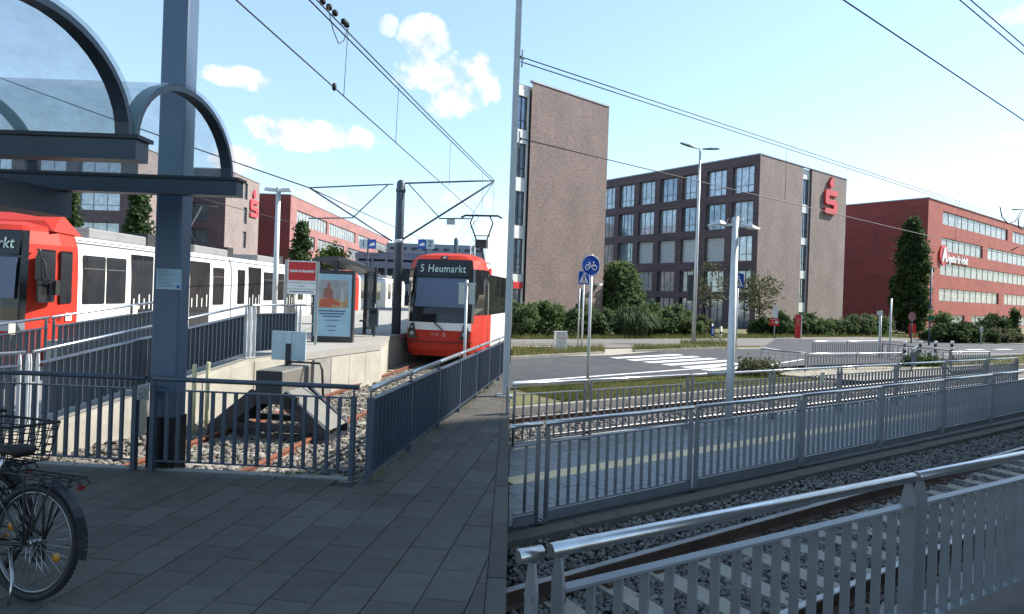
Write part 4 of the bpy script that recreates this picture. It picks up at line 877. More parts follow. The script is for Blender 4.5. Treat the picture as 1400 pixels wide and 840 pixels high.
# roof equipment and pantograph
MB().box(-.6, .6, 2.4, 5.8, 3.46, 3.62, M=Mt).build('roof_unit', mat('roof grey', (.2, .2, .2), .7), trC)
pb = Mt @ Vector((.55, 3.4, 3.46))
pan = MB(); T_ = lambda x, y, z: Mt @ Vector((x + .75, y + 3.0, z))
pan.tube([T_(0, .5, 3.5), T_(0, -.1, 4.0)], .05, 6); pan.box(.55, .95, 2.7, 3.1, 4.0, 4.3, M=Mt)
pg = pan.build('pantograph', darkp, trC)
for s_ in (-1, 1):
    MB().tube([T_(s_ * .12, -.1, 4.1), T_(s_ * .42, -.25, 4.9), T_(s_ * .3, -.3, 5.15)], .03, 6).build('arm', darkp, pg)
MB().tube([T_(-.75, -.3, 5.08), T_(-.6, -.3, 5.16), T_(.6, -.3, 5.16), T_(.75, -.3, 5.08)], .04, 6).build('collector', darkp, pg)
MB().tube([T_(-.3, -.1, 4.45), T_(.3, -.1, 4.45)], .02, 5).build('cross_arm', darkp, pg)
# --- long red and white tram on the far side of the platform, and the unit coupled behind it
mat('gutter dark', (.12, .12, .12), .6)
def long_tram(label, X, Y0, spec, joints, L, red_to, front=True, txt='5 Heumarkt', tilt=0.0):
    M = frame((X - 1.325, Y0, -.42), Vector((1, 0, 0))) @ Matrix.Rotation(math.radians(tilt), 4, 'Z'); root = thing('tram', (X - 1.325, Y0, -.42), label, 'tram', 'red and white trams at the platform')
    cab(root, M, red_to, txt, False, cowl=False, upright=True)
    cuts = [red_to] + [v for j in joints for v in (j - .06, j + .06)] + [L]
    for i in range(0, len(cuts) - 1, 2): shell(root, cuts[i] + .004, cuts[i + 1], M, whitep)
    for j in joints: MB().box(-1.2, 1.2, j - .05, j + .05, .45, 3.3, M=M).build('bellows', black, root)
    for (kind, y0, y1, z0, z1) in spec:
        o = winbox(M, y0, y1, z0, z1, d=.01, r=.05 if kind != 'door' else .02).build('window' if kind != 'door' else 'door', tglass, root)
        if kind != 'door' and y1 - y0 > .7: MB().box(1.3, 1.338, y0 + .04, y1 - .04, z1 - .34, z1 - .322, M=M).build('vent_bar', MATS['gutter dark'], o)
        if kind == 'door':
            yc = (y0 + y1) / 2
            MB().box(1.3, 1.34, yc - .012, yc + .012, z0 + .02, z1 - .02, M=M).build('door_seam', darkp, o)
            for k in range(4): MB().box(1.335, 1.345, y0 + .1 + k * (y1 - y0 - .2) / 3.4, y0 + .15 + k * (y1 - y0 - .2) / 3.4, 1.55, 1.85 + .12 * (k % 2), M=M).build('handle_strip', whitep, o)
    MB().box(1.29, 1.332, red_to + .0, L, 3.29, 3.315, M=M).build('gutter', mat('gutter dark', (.12, .12, .12), .6), root)
    for k, yy in enumerate(np.arange(red_to + .1, L - .3, 1.55)): MB().box(1.322, 1.3275, yy, yy + .014, .42, 1.55, M=M).build('panel_seam', MATS['gutter dark'], root)
    MB().box(1.3, 1.329, red_to + .02, L - .02, .86, .885, M=M).build('skirt_seam', MATS['gutter dark'], root)
    for k in range(3):
        y0 = red_to + 1.2 + k * 5.5
        if y0 + 2 < L: mb = MB(); mb.box(-.7, .75, y0, y0 + 2.6, 3.44, 3.72, M=M); bevel(mb.build('roof_unit', MATS['roof grey'], root), .05)
        if y0 + 3.4 < L: MB().box(-.6, .6, y0 + 2.9, y0 + 3.4, 3.44, 3.85, M=M).build('roof_box', darkp, root)
    mb = MB(); T3 = lambda x, y, z: M @ Vector((x, y, z)); yp = joints[0] - .8
    mb.tube([T3(.2, yp + .5, 3.6), T3(.2, yp - .3, 4.3), T3(.1, yp + .8, 5.3)], .04, 6); mb.tube([T3(-.6, yp + .8, 5.3), T3(.7, yp + .8, 5.3)], .03, 6); mb.build('pantograph', darkp, root)
    for yy in (2.5, joints[0] - 1, L - 4): MB().box(-.9, .9, yy, yy + 1.7, .02, .5, M=M).build('bogie', darkp, root)
    return root, M
wz0, wz1, dz1 = 1.72, 2.95, 3.1
sp = [('window', .1, .62, 1.78, 3.0), ('window', .8, 1.18, 1.75, 3.0), ('window', 1.56, 2.42, wz0, wz1), ('window', 2.48, 3.3, wz0, wz1), ('door', 3.55, 4.6, .55, dz1), ('window', 4.85, 6.4, wz0, wz1),
      ('door', 6.75, 8.1, .55, dz1), ('window', 8.35, 9.2, 1.6, wz1), ('window', 10.35, 11.0, 1.6, wz1), ('door', 11.35, 12.6, .55, dz1), ('window', 12.9, 14.0, wz0, wz1), ('window', 14.15, 15.3, wz0, wz1), ('door', 15.6, 16.9, .55, dz1), ('window', 17.2, 18.0, wz0, wz1), ('door', 19.3, 20.5, .55, dz1), ('window', 20.8, 22.5, wz0, wz1), ('window', 22.7, 24.5, wz0, wz1)]
trA, MA = long_tram('long white tram with a red cab standing behind the ramp railings', -10.72, 14.0, sp, [9.8, 18.6], 27.6, 1.4)
spB = [('window', 2.0, 3.2, wz0, wz1), ('window', 3.3, 4.6, wz0, wz1), ('door', 5.2, 6.6, .55, dz1), ('window', 7.2, 8.5, 1.6, wz1), ('window', 11.6, 13, 1.6, wz1), ('door', 13.5, 15, .55, dz1)]
trB, MB_ = long_tram('white tram unit with a red end coupled beyond the poster case', -10.72, 42.2, spB, [10.6], 20, 1.5)
cf = MB(); cf.add([(-1.2, .7, 3.45), (1.2, .7, 3.45), (1.25, 1.6, 3.4), (-1.25, 1.6, 3.4), (-.75, .95, 3.72), (.8, .95, 3.72), (.8, 1.5, 3.95), (-.75, 1.5, 3.95)], [(0, 3, 2, 1), (4, 5, 6, 7), (0, 1, 5, 4), (1, 2, 6, 5), (2, 3, 7, 6), (3, 0, 4, 7)], 0, False, MA); cf.build('roof_cowl', redp, trA)
text(trA, 'KVB', .16, MA @ face((1.335, .75, 1.42), (0, 1, 0)), mat('dark lettering', (.1, .02, .02), .5), 'side_lettering'); MB().box(1.33, 1.338, 1.0, 1.2, 1.33, 1.52, M=MA).build('emblem', whitep, trA); text(trA, 'S', .17, MA @ face((1.34, 1.1, 1.42), (0, 1, 0)), redsign, 'emblem_lettering')
mb = MB(); mb.tube([MA @ Vector((1.3, .1, 2.9)), MA @ Vector((1.5, .06, 2.7)), MA @ Vector((1.5, .1, 2.35)), MA @ Vector((1.46, .5, 2.25))], .02, 6); mb.box(1.42, 1.5, .42, .56, 1.95, 2.3, M=MA); mb.build('side_mirror', black, trA)

# ================================================================== PLATFORM FURNITURE
def pole(mb, p, z1, r0, r1=None, n=10): mb.tube([(p[0], p[1], p[2]), (p[0], p[1], (p[2] + z1) / 2), (p[0], p[1], z1)], [r0, (r0 + (r1 or r0)) / 2, r1 or r0], n); return mb
lp = PY(376, 400, 15.6); lp.z = PZ
r = thing('street_lamp', lp, 'pale grey platform lamp post with twin heads behind the ramp railing', 'street lamp'); zt = PY(379, 256, 15.6).z
pole(MB(), lp, zt, .07, .055).build('post', galvl, r)
for s_ in (-1, 1):
    mb = MB(); mb.add([(lp.x + s_ * .04, lp.y - .06, zt - .12), (lp.x + s_ * .04, lp.y + .06, zt - .12), (lp.x + s_ * .34, lp.y + .1, zt - .1), (lp.x + s_ * .34, lp.y - .1, zt - .1), (lp.x + s_ * .04, lp.y - .06, zt - .04), (lp.x + s_ * .04, lp.y + .06, zt - .04), (lp.x + s_ * .3, lp.y + .07, zt - .02), (lp.x + s_ * .3, lp.y - .07, zt - .02)], [(3, 2, 1, 0), (4, 5, 6, 7), (0, 1, 5, 4), (1, 2, 6, 5), (2, 3, 7, 6), (3, 0, 4, 7)]); mb.build('lamp_head', galvl, r)
# station name board
sy = 15.4; a = PY(394, 356, sy); b = PY(431, 362, sy); r = thing('station_sign', (a.x, sy, PZ), 'red and white station name board on two grey posts', 'station sign')
ex = (Vector((b.x, sy + .12, 0)) - Vector((a.x, sy, 0))); W_ = ex.length; ex.normalize(); zt = a.z; zb = PY(394, 402, sy).z; zm = PY(394, 383, sy).z
Ms = face((a.x, sy, 0), ex); 
MB().box(0, W_, zb, zt, -.03, 0, M=Ms).build('board', white, r); MB().box(.02, W_ - .02, zm, zt - .03, .001, .006, M=Ms).build('red_field', redsign, r)
text(r, 'Sparkasse Am Butzweilerhof', .1, Ms @ Matrix.Translation((W_ / 2, (zm + zt) / 2 - .01, .008)), white, xs=.5, bold=.004); text(r, 'Linie 5', .05, Ms @ Matrix.Translation((W_ / 2, zb + .2, .002)), dk)
mb = MB(); mb.box(.05, W_ - .05, zb + .055, zb + .075, .001, .004, M=Ms); mb.box(.0, W_, zb + .125, zb + .132, .001, .004, M=Ms); mb.box(.0, W_, zb + .28, zb + .287, .001, .004, M=Ms); mb.build('print', dk, r)
for xx in (-.04, W_ + .03): MB().box(xx - .03, xx + .03, PZ, zt + (.02 if xx < 0 else 0), -.05, .01, M=Ms).build('post', galv, r)
for zz in (.5, .95): MB().box(0, W_, PZ + zz, PZ + zz + .03, -.04, 0, M=Ms).build('rail', galv, r)
# poster case
py_ = 16.4; a = PY(430, 374, py_); b = PY(478, 462, py_); r = thing('poster_case', ((a.x + b.x) / 2, py_, PZ), 'lit poster case with a pale blue advertisement on the platform', 'poster case'); Mp_ = face((a.x, py_, PZ), (1, .05, 0)); W_ = b.x - a.x; H0 = b.z - PZ + .02; H1 = a.z - PZ
MB().box(-.03, W_ + .06, 0, H1 + .1, -.22, -.002, M=Mp_).build('case', mat('case black', (.03, .033, .04), .4), r)
pst = MB().box(.02, W_ - .0, H0, H1, 0, .008, M=Mp_).build('poster', mat('poster blue', (.33, .52, .62), .35), r)
hp = H1 - H0
MB().box(.09, W_ - .08, H0 + hp * .46, H0 + hp * .9, .0085, .011, M=Mp_).build('picture', mat('poster wall', (.35, .36, .36), .5, 0, .3, 4), pst)
MB().box(.09, W_ - .08, H0 + hp * .455, H0 + hp * .6, .0115, .013, M=Mp_).build('picture_floor', mat('poster floor', (.42, .3, .16), .5, 0, .4, 6), pst)
mb = MB(); mb.prism([(W_ * .16, H0 + hp * .47), (W_ * .2, H0 + hp * .6), (W_ * .48, H0 + hp * .61), (W_ * .72, H0 + hp * .53), (W_ * .7, H0 + hp * .49), (W_ * .5, H0 + hp * .52), (W_ * .48, H0 + hp * .465)], .0135, .0145, M=Mp_); mb.build('picture_shape', mat('poster red', (.5, .11, .06), .5), pst)
mb = MB(); mb.prism([(W_ * .24, H0 + hp * .62), (W_ * .52, H0 + hp * .6), (W_ * .5, H0 + hp * .74), (W_ * .42, H0 + hp * .79), (W_ * .44, H0 + hp * .84), (W_ * .39, H0 + hp * .87), (W_ * .34, H0 + hp * .84), (W_ * .36, H0 + hp * .79), (W_ * .27, H0 + hp * .75)], .0135, .0145, M=Mp_); mb.build('picture_shape', mat('poster rose', (.32, .14, .12), .5), pst)
mb = MB(); mb.prism([(W_ * .7, H0 + hp * .56), (W_ * .8, H0 + hp * .56), (W_ * .79, H0 + hp * .76), (W_ * .73, H0 + hp * .76)], .0135, .0145, M=Mp_); mb.build('picture_shape', mat('poster pale', (.5, .5, .48), .5), pst)
mb = MB()
for i, w in enumerate((.72, .66, .5)): mb.box(W_ * (.5 - w / 2), W_ * (.5 + w / 2), H0 + hp * (.395 - i * .042), H0 + hp * (.415 - i * .042), .0085, .01, M=Mp_)
for i, (w, zz) in enumerate(((.4, .25), (.26, .155), (.24, .09))): mb.box(W_ * (.5 - w / 2), W_ * (.5 + w / 2), H0 + hp * zz, H0 + hp * (zz + .012), .0085, .01, M=Mp_)
mb.build('print', mat('poster ink', (.04, .08, .2), .5), pst)
# shelter
r = thing('platform_shelter', (-4.8, 18.5, PZ), 'dark flat-roofed waiting shelter behind the poster case', 'shelter'); shm = mat('shelter dark', (.035, .04, .05), .4, .2)
c0, c1 = PY(434, 360, 17.2), PY(508, 366, 17.2)
mb = MB(); x0_, x1_ = c0.x, c1.x; mb.add([(x0_, 16.9, 2.62), (x1_ - .75, 16.6, 2.66), (x1_, 17.6, 2.42), (PY(503, 380, 20.2).x, 20.2, 2.4), (x0_ + .6, 20.2, 2.62), (x0_, 16.9, 2.74), (x1_ - .75, 16.6, 2.78), (x1_, 17.6, 2.52), (PY(503, 380, 20.2).x, 20.2, 2.5), (x0_ + .6, 20.2, 2.74)],
    [(4, 3, 2, 1, 0), (5, 6, 7, 8, 9), (0, 1, 6, 5), (1, 2, 7, 6), (2, 3, 8, 7), (3, 4, 9, 8), (4, 0, 5, 9)]); mb.build('roof', shm, r)
for (xx, yy) in ((x0_ + .1, 17.1), (x1_ - .85, 16.75), (x0_ + .7, 20), (x1_ - .5, 20)): MB().box(xx - .05, xx + .05, yy - .05, yy + .05, PZ, 2.64, ).build('post', shm, r)
sg = glassmat('shelter glass', (.08, .1, .12), .55, .1, .1)
MB().box(x0_ + .72, x1_ - .56, 19.98, 20.02, PZ + .15, 2.4).build('rear_pane', sg, r); MB().box(x0_ + .06, x0_ + .08, 17.2, 19.9, PZ + .15, 2.5).build('side_pane', sg, r)
MB().box(x0_ + .9, x1_ - .8, 19.3, 19.75, PZ + .42, PZ + .47).build('bench', shm, r)
# litter bin
bp_ = PY(511, 460, 19.0); bp_.z = PZ; r = thing('litter_bin', bp_, 'dark litter bin on a post at the platform end', 'litter bin')
pole(MB(), bp_, 1.5, .03).build('post', slate, r); o = MB().box(bp_.x - .14, bp_.x + .14, bp_.y - .16, bp_.y - .03, PZ + .3, PZ + .88).build('bin', slate, r); bevel(o, .02); MB().box(bp_.x - .1, bp_.x + .1, bp_.y - .164, bp_.y - .158, PZ + .7, PZ + .8).build('opening', black, r)
# catenary mast with cantilever
MY = 20.5; mp = PY(541, 462, MY); mp.z = PZ - .1; zt = PY(544, 246, MY).z; r = thing('catenary_mast', mp, 'dark round catenary mast on the platform with lattice of tie rods', 'mast')
MB().tube([(mp.x, MY, PZ - .1), (mp.x, MY, zt - .12), (mp.x, MY, zt - .03), (mp.x, MY, zt)], [.15, .14, .1, .03], 14).build('post', slate, r)
def px(u, v, Y=MY): return PY(u, v, Y)
arm = [((548, 251), (676, 247), .03), ((545, 331), (676, 248), .035), ((559, 252), (600, 297), .02), ((538, 252), (423, 257), .025), ((530, 253), (482, 298), .02), ((423, 257), (536, 330), .03)]
for (a, b, rr) in arm: MB().tube([px(*a), px(*b)], rr, 6).build('tie_rod', slate, r)
MB().tube([px(600, 299), px(645, 299)], .025, 6).build('steady_arm', slate, r); MB().tube([px(422, 299), px(482, 298)], .022, 6).build('steady_arm', slate, r); MB().box(px(611, 303).x, px(622, 303).x, MY - .08, MY + .08, px(611, 307).z, px(611, 300).z).build('insulator', galv, r)
for zz in (zt - .35, px(541, 330).z): MB().lathe([(.16, -.06), (.165, 0), (.16, .06)], 14, M=Matrix.Translation((mp.x, MY, zz))).build('clamp', galvl if zz < zt - 1 else slate, r)
m2 = PY(622, 380, 46); m2.z = -.5; mm = MB().tube([(m2.x, 46, -.5), (m2.x, 46, PY(622, 328, 46).z), (m2.x, 46, PY(622, 325, 46).z)], [.17, .17, .08], 12).build('catenary_mast', slate, None, m2); tag(mm, 'far dark catenary mast behind the red-fronted tram', 'mast')
# lattice mast behind the tram
lm = PY(645, 380, 60); r = thing('lattice_mast', (lm.x, 60, -.5), 'thin grey lattice mast rising behind the tram roof', 'mast'); zt = PY(648, 300, 60).z; mb = MB()
for sx in (-.22, .22):
    for sy_ in (-.22, .22): mb.tube([(lm.x + sx, 60 + sy_, -.5), (lm.x + sx * .9, 60 + sy_ * .9, zt)], .035, 5)
for k in range(14):
    z0 = zt - k * .75; mb.tube([(lm.x - .22, 59.78, z0), (lm.x + .22, 59.78, z0 - .75)], .025, 4); mb.tube([(lm.x + .22, 59.78, z0), (lm.x - .22, 59.78, z0 - .75)], .025, 4)
mb.build('lattice', galvl, r)
# track number signs
numm = mat('number plate', (.42, .5, .56), .5)
for (u, num, lab, uu) in ((497, '1', 'grey and blue platform sign numbered 1 by the shelter', 509), (588, '2', 'blue and grey platform sign numbered 2 above the tram', 577)):
    Y_ = 34.0 if num == '1' else 26; c = PY(u, 334, Y_); d_ = PY(uu, 334, Y_); r = thing('platform_sign', (c.x, Y_, PZ), lab, 'sign', 'platform number signs'); w = 5.4 * Y_ / FPX; hh = 6.5 * Y_ / FPX
    MB().box(c.x - w, c.x + w, Y_ - .03, Y_, c.z - hh, c.z + hh).build('number_plate', numm, r); text(r, num, hh * 1.9, face((c.x, Y_ - .035, c.z), (1, 0, 0)), dk)
    MB().box(d_.x - w, d_.x + w, Y_ - .03, Y_, d_.z - hh, d_.z + hh).build('symbol_plate', bluesign, r); mb = MB(); Mi = face((d_.x, Y_ - .032, d_.z), (1, 0, 0))
    mb.prism([(-w * .7, -hh * .2), (-w * .6, -hh * .45), (w * .6, -hh * .3), (w * .75, 0), (w * .5, hh * .35), (-w * .3, hh * .15)], 0, .006, M=Mi); mb.build('tram_symbol', white, r)
    xp = (c.x + d_.x) / 2; MB().box(xp - .04, xp + .04, Y_ + .002, Y_ + .08, PZ - (1.0 if num == '2' else 0), c.z + hh).build('post', slate, r)
# small double plate on a post before the tram
Y_ = 13.6; c = PY(638, 400, Y_); r = thing('post_sign', (c.x, Y_, LBZ - .05), 'grey post with two narrow pale plates in front of the tram', 'sign'); pole(MB(), (c.x, Y_, LBZ - .05), PY(639, 383, Y_).z, .03).build('post', galvl, r)
for ua, ub in ((627, 636), (641, 650)): a, b = PY(ua, 416, Y_), PY(ub, 387, Y_); MB().box(a.x, b.x, Y_ - .05, Y_ - .035, a.z, b.z).build('plate', mat('pale green plate', (.48, .52, .47), .5), r)
MB().box(c.x - .2, c.x + .2, Y_ - .033, Y_ - .0, PY(638, 389, Y_).z, PY(638, 387, Y_).z).build('bracket', galv, r)

# ================================================================== BUILDINGS
brickL = brickmat('lit brick', (.225, .16, .14), (.175, .13, .125), (.21, .185, .17), glint=(.42, .37, .34)); stains(brickL, (.16, .12, .11), .5, .45, .75, (1, 1, .25), .5)
brickD = brickmat('shaded brick', (.13, .085, .092), (.09, .065, .078), (.11, .09, .095), bump=.2)  # for walls turned from the sun, their shade put into the colour
brickT = brickmat('tan brick', (.25, .195, .175), (.2, .16, .15), (.23, .195, .18), glint=(.4, .36, .33)); stains(brickT, (.17, .14, .13), .5, .45, .75, (1, 1, .25), .5)
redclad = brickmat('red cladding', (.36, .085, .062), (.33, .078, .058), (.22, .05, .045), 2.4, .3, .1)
redclad2 = brickmat('shaded red cladding', (.24, .05, .045), (.22, .046, .042), (.14, .03, .03), 2.4, .3, .1)  # darker copy of the cladding for unlit walls, shade put into the colour
wglass = mat('window glass', (.22, .27, .33), .06, .6, .35, 1.5, spec=.7, rnd=.2)
wblind = mat('window with blinds', (.5, .53, .55), .35, 0, .12, 3, rnd=.2)
wcurt = mat('window with curtains', (.38, .43, .49), .12, .36, .3, 2.2, rnd=.25)
wframe = mat('window frame grey', (.2, .21, .22), .5, .1); wframed = mat('window frame dark', (.035, .04, .05), .5)
wvert = mat('window with vertical blinds', (.27, .285, .29), .25, 0, .5, 1.6, rnd=.1, coord='Object')
whitepan = mat('white panel', (.68, .69, .68), .5, 0, .05); roofm = mat('roof grey felt', (.12, .12, .12), .9); capm = mat('roof cap metal', (.3, .31, .33), .4, .5)
def facade(root, o, ex, W, H, openings, m, nm='wall', depth=.3, style=None, z0=0.0):
    # a wall sheet with real openings and reveals; o = lower left corner seen from outside
    M = face(o, ex); us = sorted({0, W} | {v for q in openings for v in q[:2]}); zs_ = sorted({z0, H} | {v for q in openings for v in q[2:4]}); mb = MB()
    for i in range(len(us) - 1):
        for j in range(len(zs_) - 1):
            uc, zc = (us[i] + us[i + 1]) / 2, (zs_[j] + zs_[j + 1]) / 2
            if any(q[0] < uc < q[1] and q[2] < zc < q[3] for q in openings): continue
            mb.add([(us[i], zs_[j], 0), (us[i + 1], zs_[j], 0), (us[i + 1], zs_[j + 1], 0), (us[i], zs_[j + 1], 0)], [(0, 1, 2, 3)], 0, False, M)
    for q in openings:
        a, b, c, d = q[:4]
        for p1, p2 in (((a, c), (b, c)), ((b, c), (b, d)), ((b, d), (a, d)), ((a, d), (a, c))):
            mb.add([(p1[0], p1[1], 0), (p1[0], p1[1], -depth), (p2[0], p2[1], -depth), (p2[0], p2[1], 0)], [(0, 1, 2, 3)], 0, False, M)
    wall = mb.build(nm, m, root)
    for q in openings:
        a, b, c, d = q[:4]; st = q[4] if len(q) > 4 else 'grey3'; fm = wframed if 'dark' in st else wframe
        gm = wblind if 'blind' in st else (wvert if 'vert' in st else (wcurt if 'curt' in st else wglass))
        f = MB(); t = .07 if b - a < 4 else .06; zf = -depth + .06
        f.box(a, b, c, c + t, -depth, zf, M=M); f.box(a, b, d - t, d, -depth, zf, M=M); f.box(a, a + t, c + t, d - t, -depth, zf, M=M); f.box(b - t, b, c + t, d - t, -depth, zf, M=M)
        nb_ = q[5] if len(q) > 5 else (int(st[-1]) if st[-1].isdigit() else 2)
        for k in range(1, nb_): x = a + (b - a) * k / nb_; f.box(x - t / 2, x + t / 2, c + t, d - t, -depth, zf, M=M)
        if 'tr' in st: zz = c + (d - c) * .28; f.box(a + t, b - t, zz - .03, zz + .03, -depth, zf - .004, M=M)
        w = f.build('window', fm, root); MB().box(a + .02, b - .02, c + .02, d - .02, -depth + .005, -depth + .02, M=M).build('pane', gm, w)
    return wall
def core(root, pts, z0, z1, m=roofm):            # closed body behind the facades with its flat roof
    mb = MB(); mb.prism([(p.x, p.y) for p in pts], z0, z1); return mb.build('core', m, root)
def roof_cap(root, a, b, z, w=.35, h=.14): 
    mb = MB(); mb.beam((a.x, a.y, z + h / 2), (b.x, b.y, z + h / 2), w, h); mb.build('roof_edge', capm, root)
BZ0 = -.7
# ---- brick block at the plaza edge: gable and glazed white strip
a1 = P(728, 112, 18.5); b1 = P(833, 147, 18.5); g = (b1 - a1); g.z = 0; Lg = g.length; g.normalize(); gn = Vector((-g.y, g.x, 0)); k0 = a1.x / g.x - .03
r = thing('brick_office_building', (a1.x, a1.y, BZ0), 'tall brick gable with a white glazed strip at its edge, above the hedge', 'building')
o = a1.copy(); o.z = 0
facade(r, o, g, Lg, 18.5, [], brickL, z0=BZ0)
so = o - g * k0; ops = []
for top, bot in ((17.3, 14.7), (13.65, 11.0), (9.95, 7.3), (6.3, 3.55)): ops.append((0.02, k0 - .12, bot, top, 'darktr2'))
ops.append((.02, k0 - .12, -.2, 2.4, 'dark1'))
facade(r, so + gn * .25, g, k0, 18.1, ops, whitepan, 'strip_wall', .2, z0=BZ0)
MB().box(.0, k0 - .1, 2.45, 2.95, 0, .06, M=face(so + gn * .25, g)).build('red_fascia', redsign, r)
bk0, bk1 = Vector((.04, 56.5, 0)), o + g * Lg + unit((b1.x, b1.y, 0)) * 5      # side walls run back along the plaza edge
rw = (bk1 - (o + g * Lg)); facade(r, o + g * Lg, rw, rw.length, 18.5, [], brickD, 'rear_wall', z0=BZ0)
core(r, [so + gn * .6 + g * .05, o + g * (Lg - .1) + gn * .3, bk1 - g * .1, bk0], BZ0, 18.3)
roof_cap(r, o + gn * .12, o + g * Lg + gn * .12, 18.5)
lw_ = so + gn * .25 - bk0; lw_.z = 0; facade(r, bk0, lw_, lw_.length, 18.1, [], whitepan, 'side_wall', z0=BZ0)
lampw = PW(816, 389, o, o + g); MB().box(-.2, .2, -.1, .1, 0, .5, M=face(lampw, g)).build('wall_lamp', whitepan, r)
# ---- bank building with the red S
c_ = P(1040, 211, 16.5); l_ = P(833, 250, 16.5); e_ = P(1158, 246, 16.5); c_.z = 0; ge = e_ - c_; ge.z = 0; LG = ge.length; ge.normalize(); fl = Vector((-ge.y, ge.x, 0)); LF = 26.0
r = thing('bank_building', (c_.x, c_.y, BZ0), 'shaded brick office block with a red S emblem on its pale gable', 'building')
cols = [1008, 975, 943, 914, 887, 862, 838]; rows_ = [(12.95, 15.6), (9.45, 12.1), (6.1, 8.65), (2.95, 5.2)]; pit = 3.06
ops = []; pat = [['curttr3'] * 4 + ['grey3tr', 'curttr3', 'curttr3', 'curttr3'], ['curttr3', 'greytr4', 'greytr4', 'curttr3', 'curttr3', 'greytr3', 'greytr3', 'curttr3'], ['curttr3', 'greytr4', 'greytr4', 'blind1', 'blind1', 'blind1', 'blind1', 'curttr3'], ['greytr3', 'greytr3', 'curttr3', 'curttr3', 'greytr3', 'greytr3', 'greytr3', 'greytr3']]
for ri, (z0_, z1_) in enumerate(rows_):
    for k in range(8):
        u1 = LF - .62 - k * 3.1; u0_ = u1 - 2.35; st = pat[ri][7 - k] if k < 8 else 'curttr3'
        ops.append((u0_, u1, z0_, z1_, st if st[-1].isdigit() else 'greytr3'))
for k in range(8): u1 = LF - .62 - k * 3.1; ops.append((u1 - 2.35, u1, -.55, 2.3, 'dark3'))
facade(r, c_ + fl * LF, -fl, LF, 16.5, ops, brickD, 'front_wall', .38, z0=BZ0)
gops = []
for top, bot in ((15.35, 12.65), (11.75, 9.1), (8.35, 5.6), (4.75, 2.2), (1.2, -.5)): gops.append((8.22, 9.85, bot, top, 'darktr2'))
mb = facade(r, c_, ge, LG, 16.5, [(8.15, 9.95, BZ0 + .01, 16.3, 'none1')] if False else [], brickT, 'gable_wall', z0=BZ0)
bpy.data.objects.remove(mb)
# gable in two halves with the white window strip between them
facade(r, c_, ge, 8.15, 16.5, [], brickT, 'gable_wall', z0=BZ0); facade(r, c_ + ge * 9.95, ge, LG - 9.95, 16.5, [], brickT, 'gable_wall', z0=BZ0)
facade(r, c_ + ge * 8.15 + fl * .22, ge, 1.8, 16.4, [(q[0] - 8.15, q[1] - 8.15, q[2], q[3], q[4]) for q in gops], whitepan, 'strip_wall', .15, z0=BZ0)
for uu in (8.15, 9.95):
    p = c_ + ge * uu; MB().add([(p.x, p.y, BZ0), (p.x + fl.x * .3, p.y + fl.y * .3, BZ0), (p.x + fl.x * .3, p.y + fl.y * .3, 16.5), (p.x, p.y, 16.5)], [(0, 1, 2, 3)]).build('reveal', brickD, r)
core(r, [c_ + ge * .45 + fl * .45, c_ + ge * (LG - .02) + fl * .45, c_ + ge * (LG - .02) + fl * LF, c_ + ge * .45 + fl * LF], BZ0, 16.3)
facade(r, c_ + ge * LG, fl, LF, 16.5, [], brickD, 'rear_wall', z0=BZ0)
roof_cap(r, c_ + ge * .1, c_ + ge * .1 + fl * LF, 16.5, .3, .12); roof_cap(r, c_ + fl * .1 + ge * .3, c_ + ge * LG + fl * .1, 16.5, .3, .1)
srd = mat('emblem red', (.62, .05, .055), .45, 0, .04); Mg = face(c_ + Vector((0, 0, 0)), ge)
ex0, ex1, ez0, ez1 = 12.55, 15.3, 12.1, 14.75; w = ex1 - ex0; h = ez1 - ez0; th = h * .23
pts = [(0, th), (0, 0.03 * h), (.05 * w, 0), (w * .85, 0), (w * .96, .06 * h), (w, .16 * h), (w, .5 * h), (w * .95, .58 * h), (w * .85, .61 * h), (.3 * w, .61 * h), (.3 * w, .77 * h), (w, .77 * h), (w, h * .97), (.95 * w, h), (.15 * w, h), (.04 * w, .94 * h), (0, .84 * h), (0, .5 * h), (.05 * w, .42 * h), (.15 * w, .39 * h), (.7 * w, .39 * h), (.7 * w, .23 * h), (0, .23 * h)]
pts = [(ex0 + x, ez0 + z) for x, z in pts[1:]]
MB().prism(pts, .02, .28, M=Mg).build('emblem', srd, r)
cx_, cz_ = (ex0 + ex1) / 2, ez1 + .72
dp_ = [(cx_ + .5 * math.sin(t) * (1 if True else 1), cz_ - .42 * math.cos(t)) for t in np.linspace(-2.0, 2.0, 14)] + [(cx_ + .02, cz_ + .78)]
MB().prism(dp_, .02, .28, M=Mg).build('emblem_dot', srd, r)
# ---- red employment office
c3 = P(1270, 271, 17); e3 = P(1400, 312, 17); l3 = P(1168, 283, 17); c3.z = e3.z = l3.z = 0; g3 = (e3 - c3); g3.normalize(); s3 = (l3 - c3); LS = s3.length; s3.normalize(); s3 = Vector((-g3.y, g3.x, 0)); LW = 70; LS = (P(1168, 283, 17) - P(1270, 271, 17)).length
LS = 10.8
r = thing('red_office_building', (c3.x, c3.y, -.8), 'red clad office block with ribbon windows and a round agency logo', 'building')
def u3(px_): return (PW(px_, 400, c3, c3 + g3) - c3).length
rws = [(14.0, 15.85), (10.25, 12.15), (6.85, 8.6), (3.2, 5.0), (-.4, 1.25)]
runs = [[(1277, 1374), (1381, 1420)], [(1275.5, 1340), (1347, 1420)], [(1274.5, 1420)], [(1273.5, 1364.5), (1372, 1420)], [(1276, 1317.5), (1327, 1378.5), (1385, 1420)]]
ops = []
for (z0_, z1_), rr in zip(rws, runs):
    for ua, ub in rr:
        x0_, x1_ = u3(ua), min(u3(ub), 62); n = max(2, round((x1_ - x0_) / 2.6)); s_ = (x1_ - x0_) / n
        ops.append((x0_, x1_, z0_, z1_, 'darkvert', n))
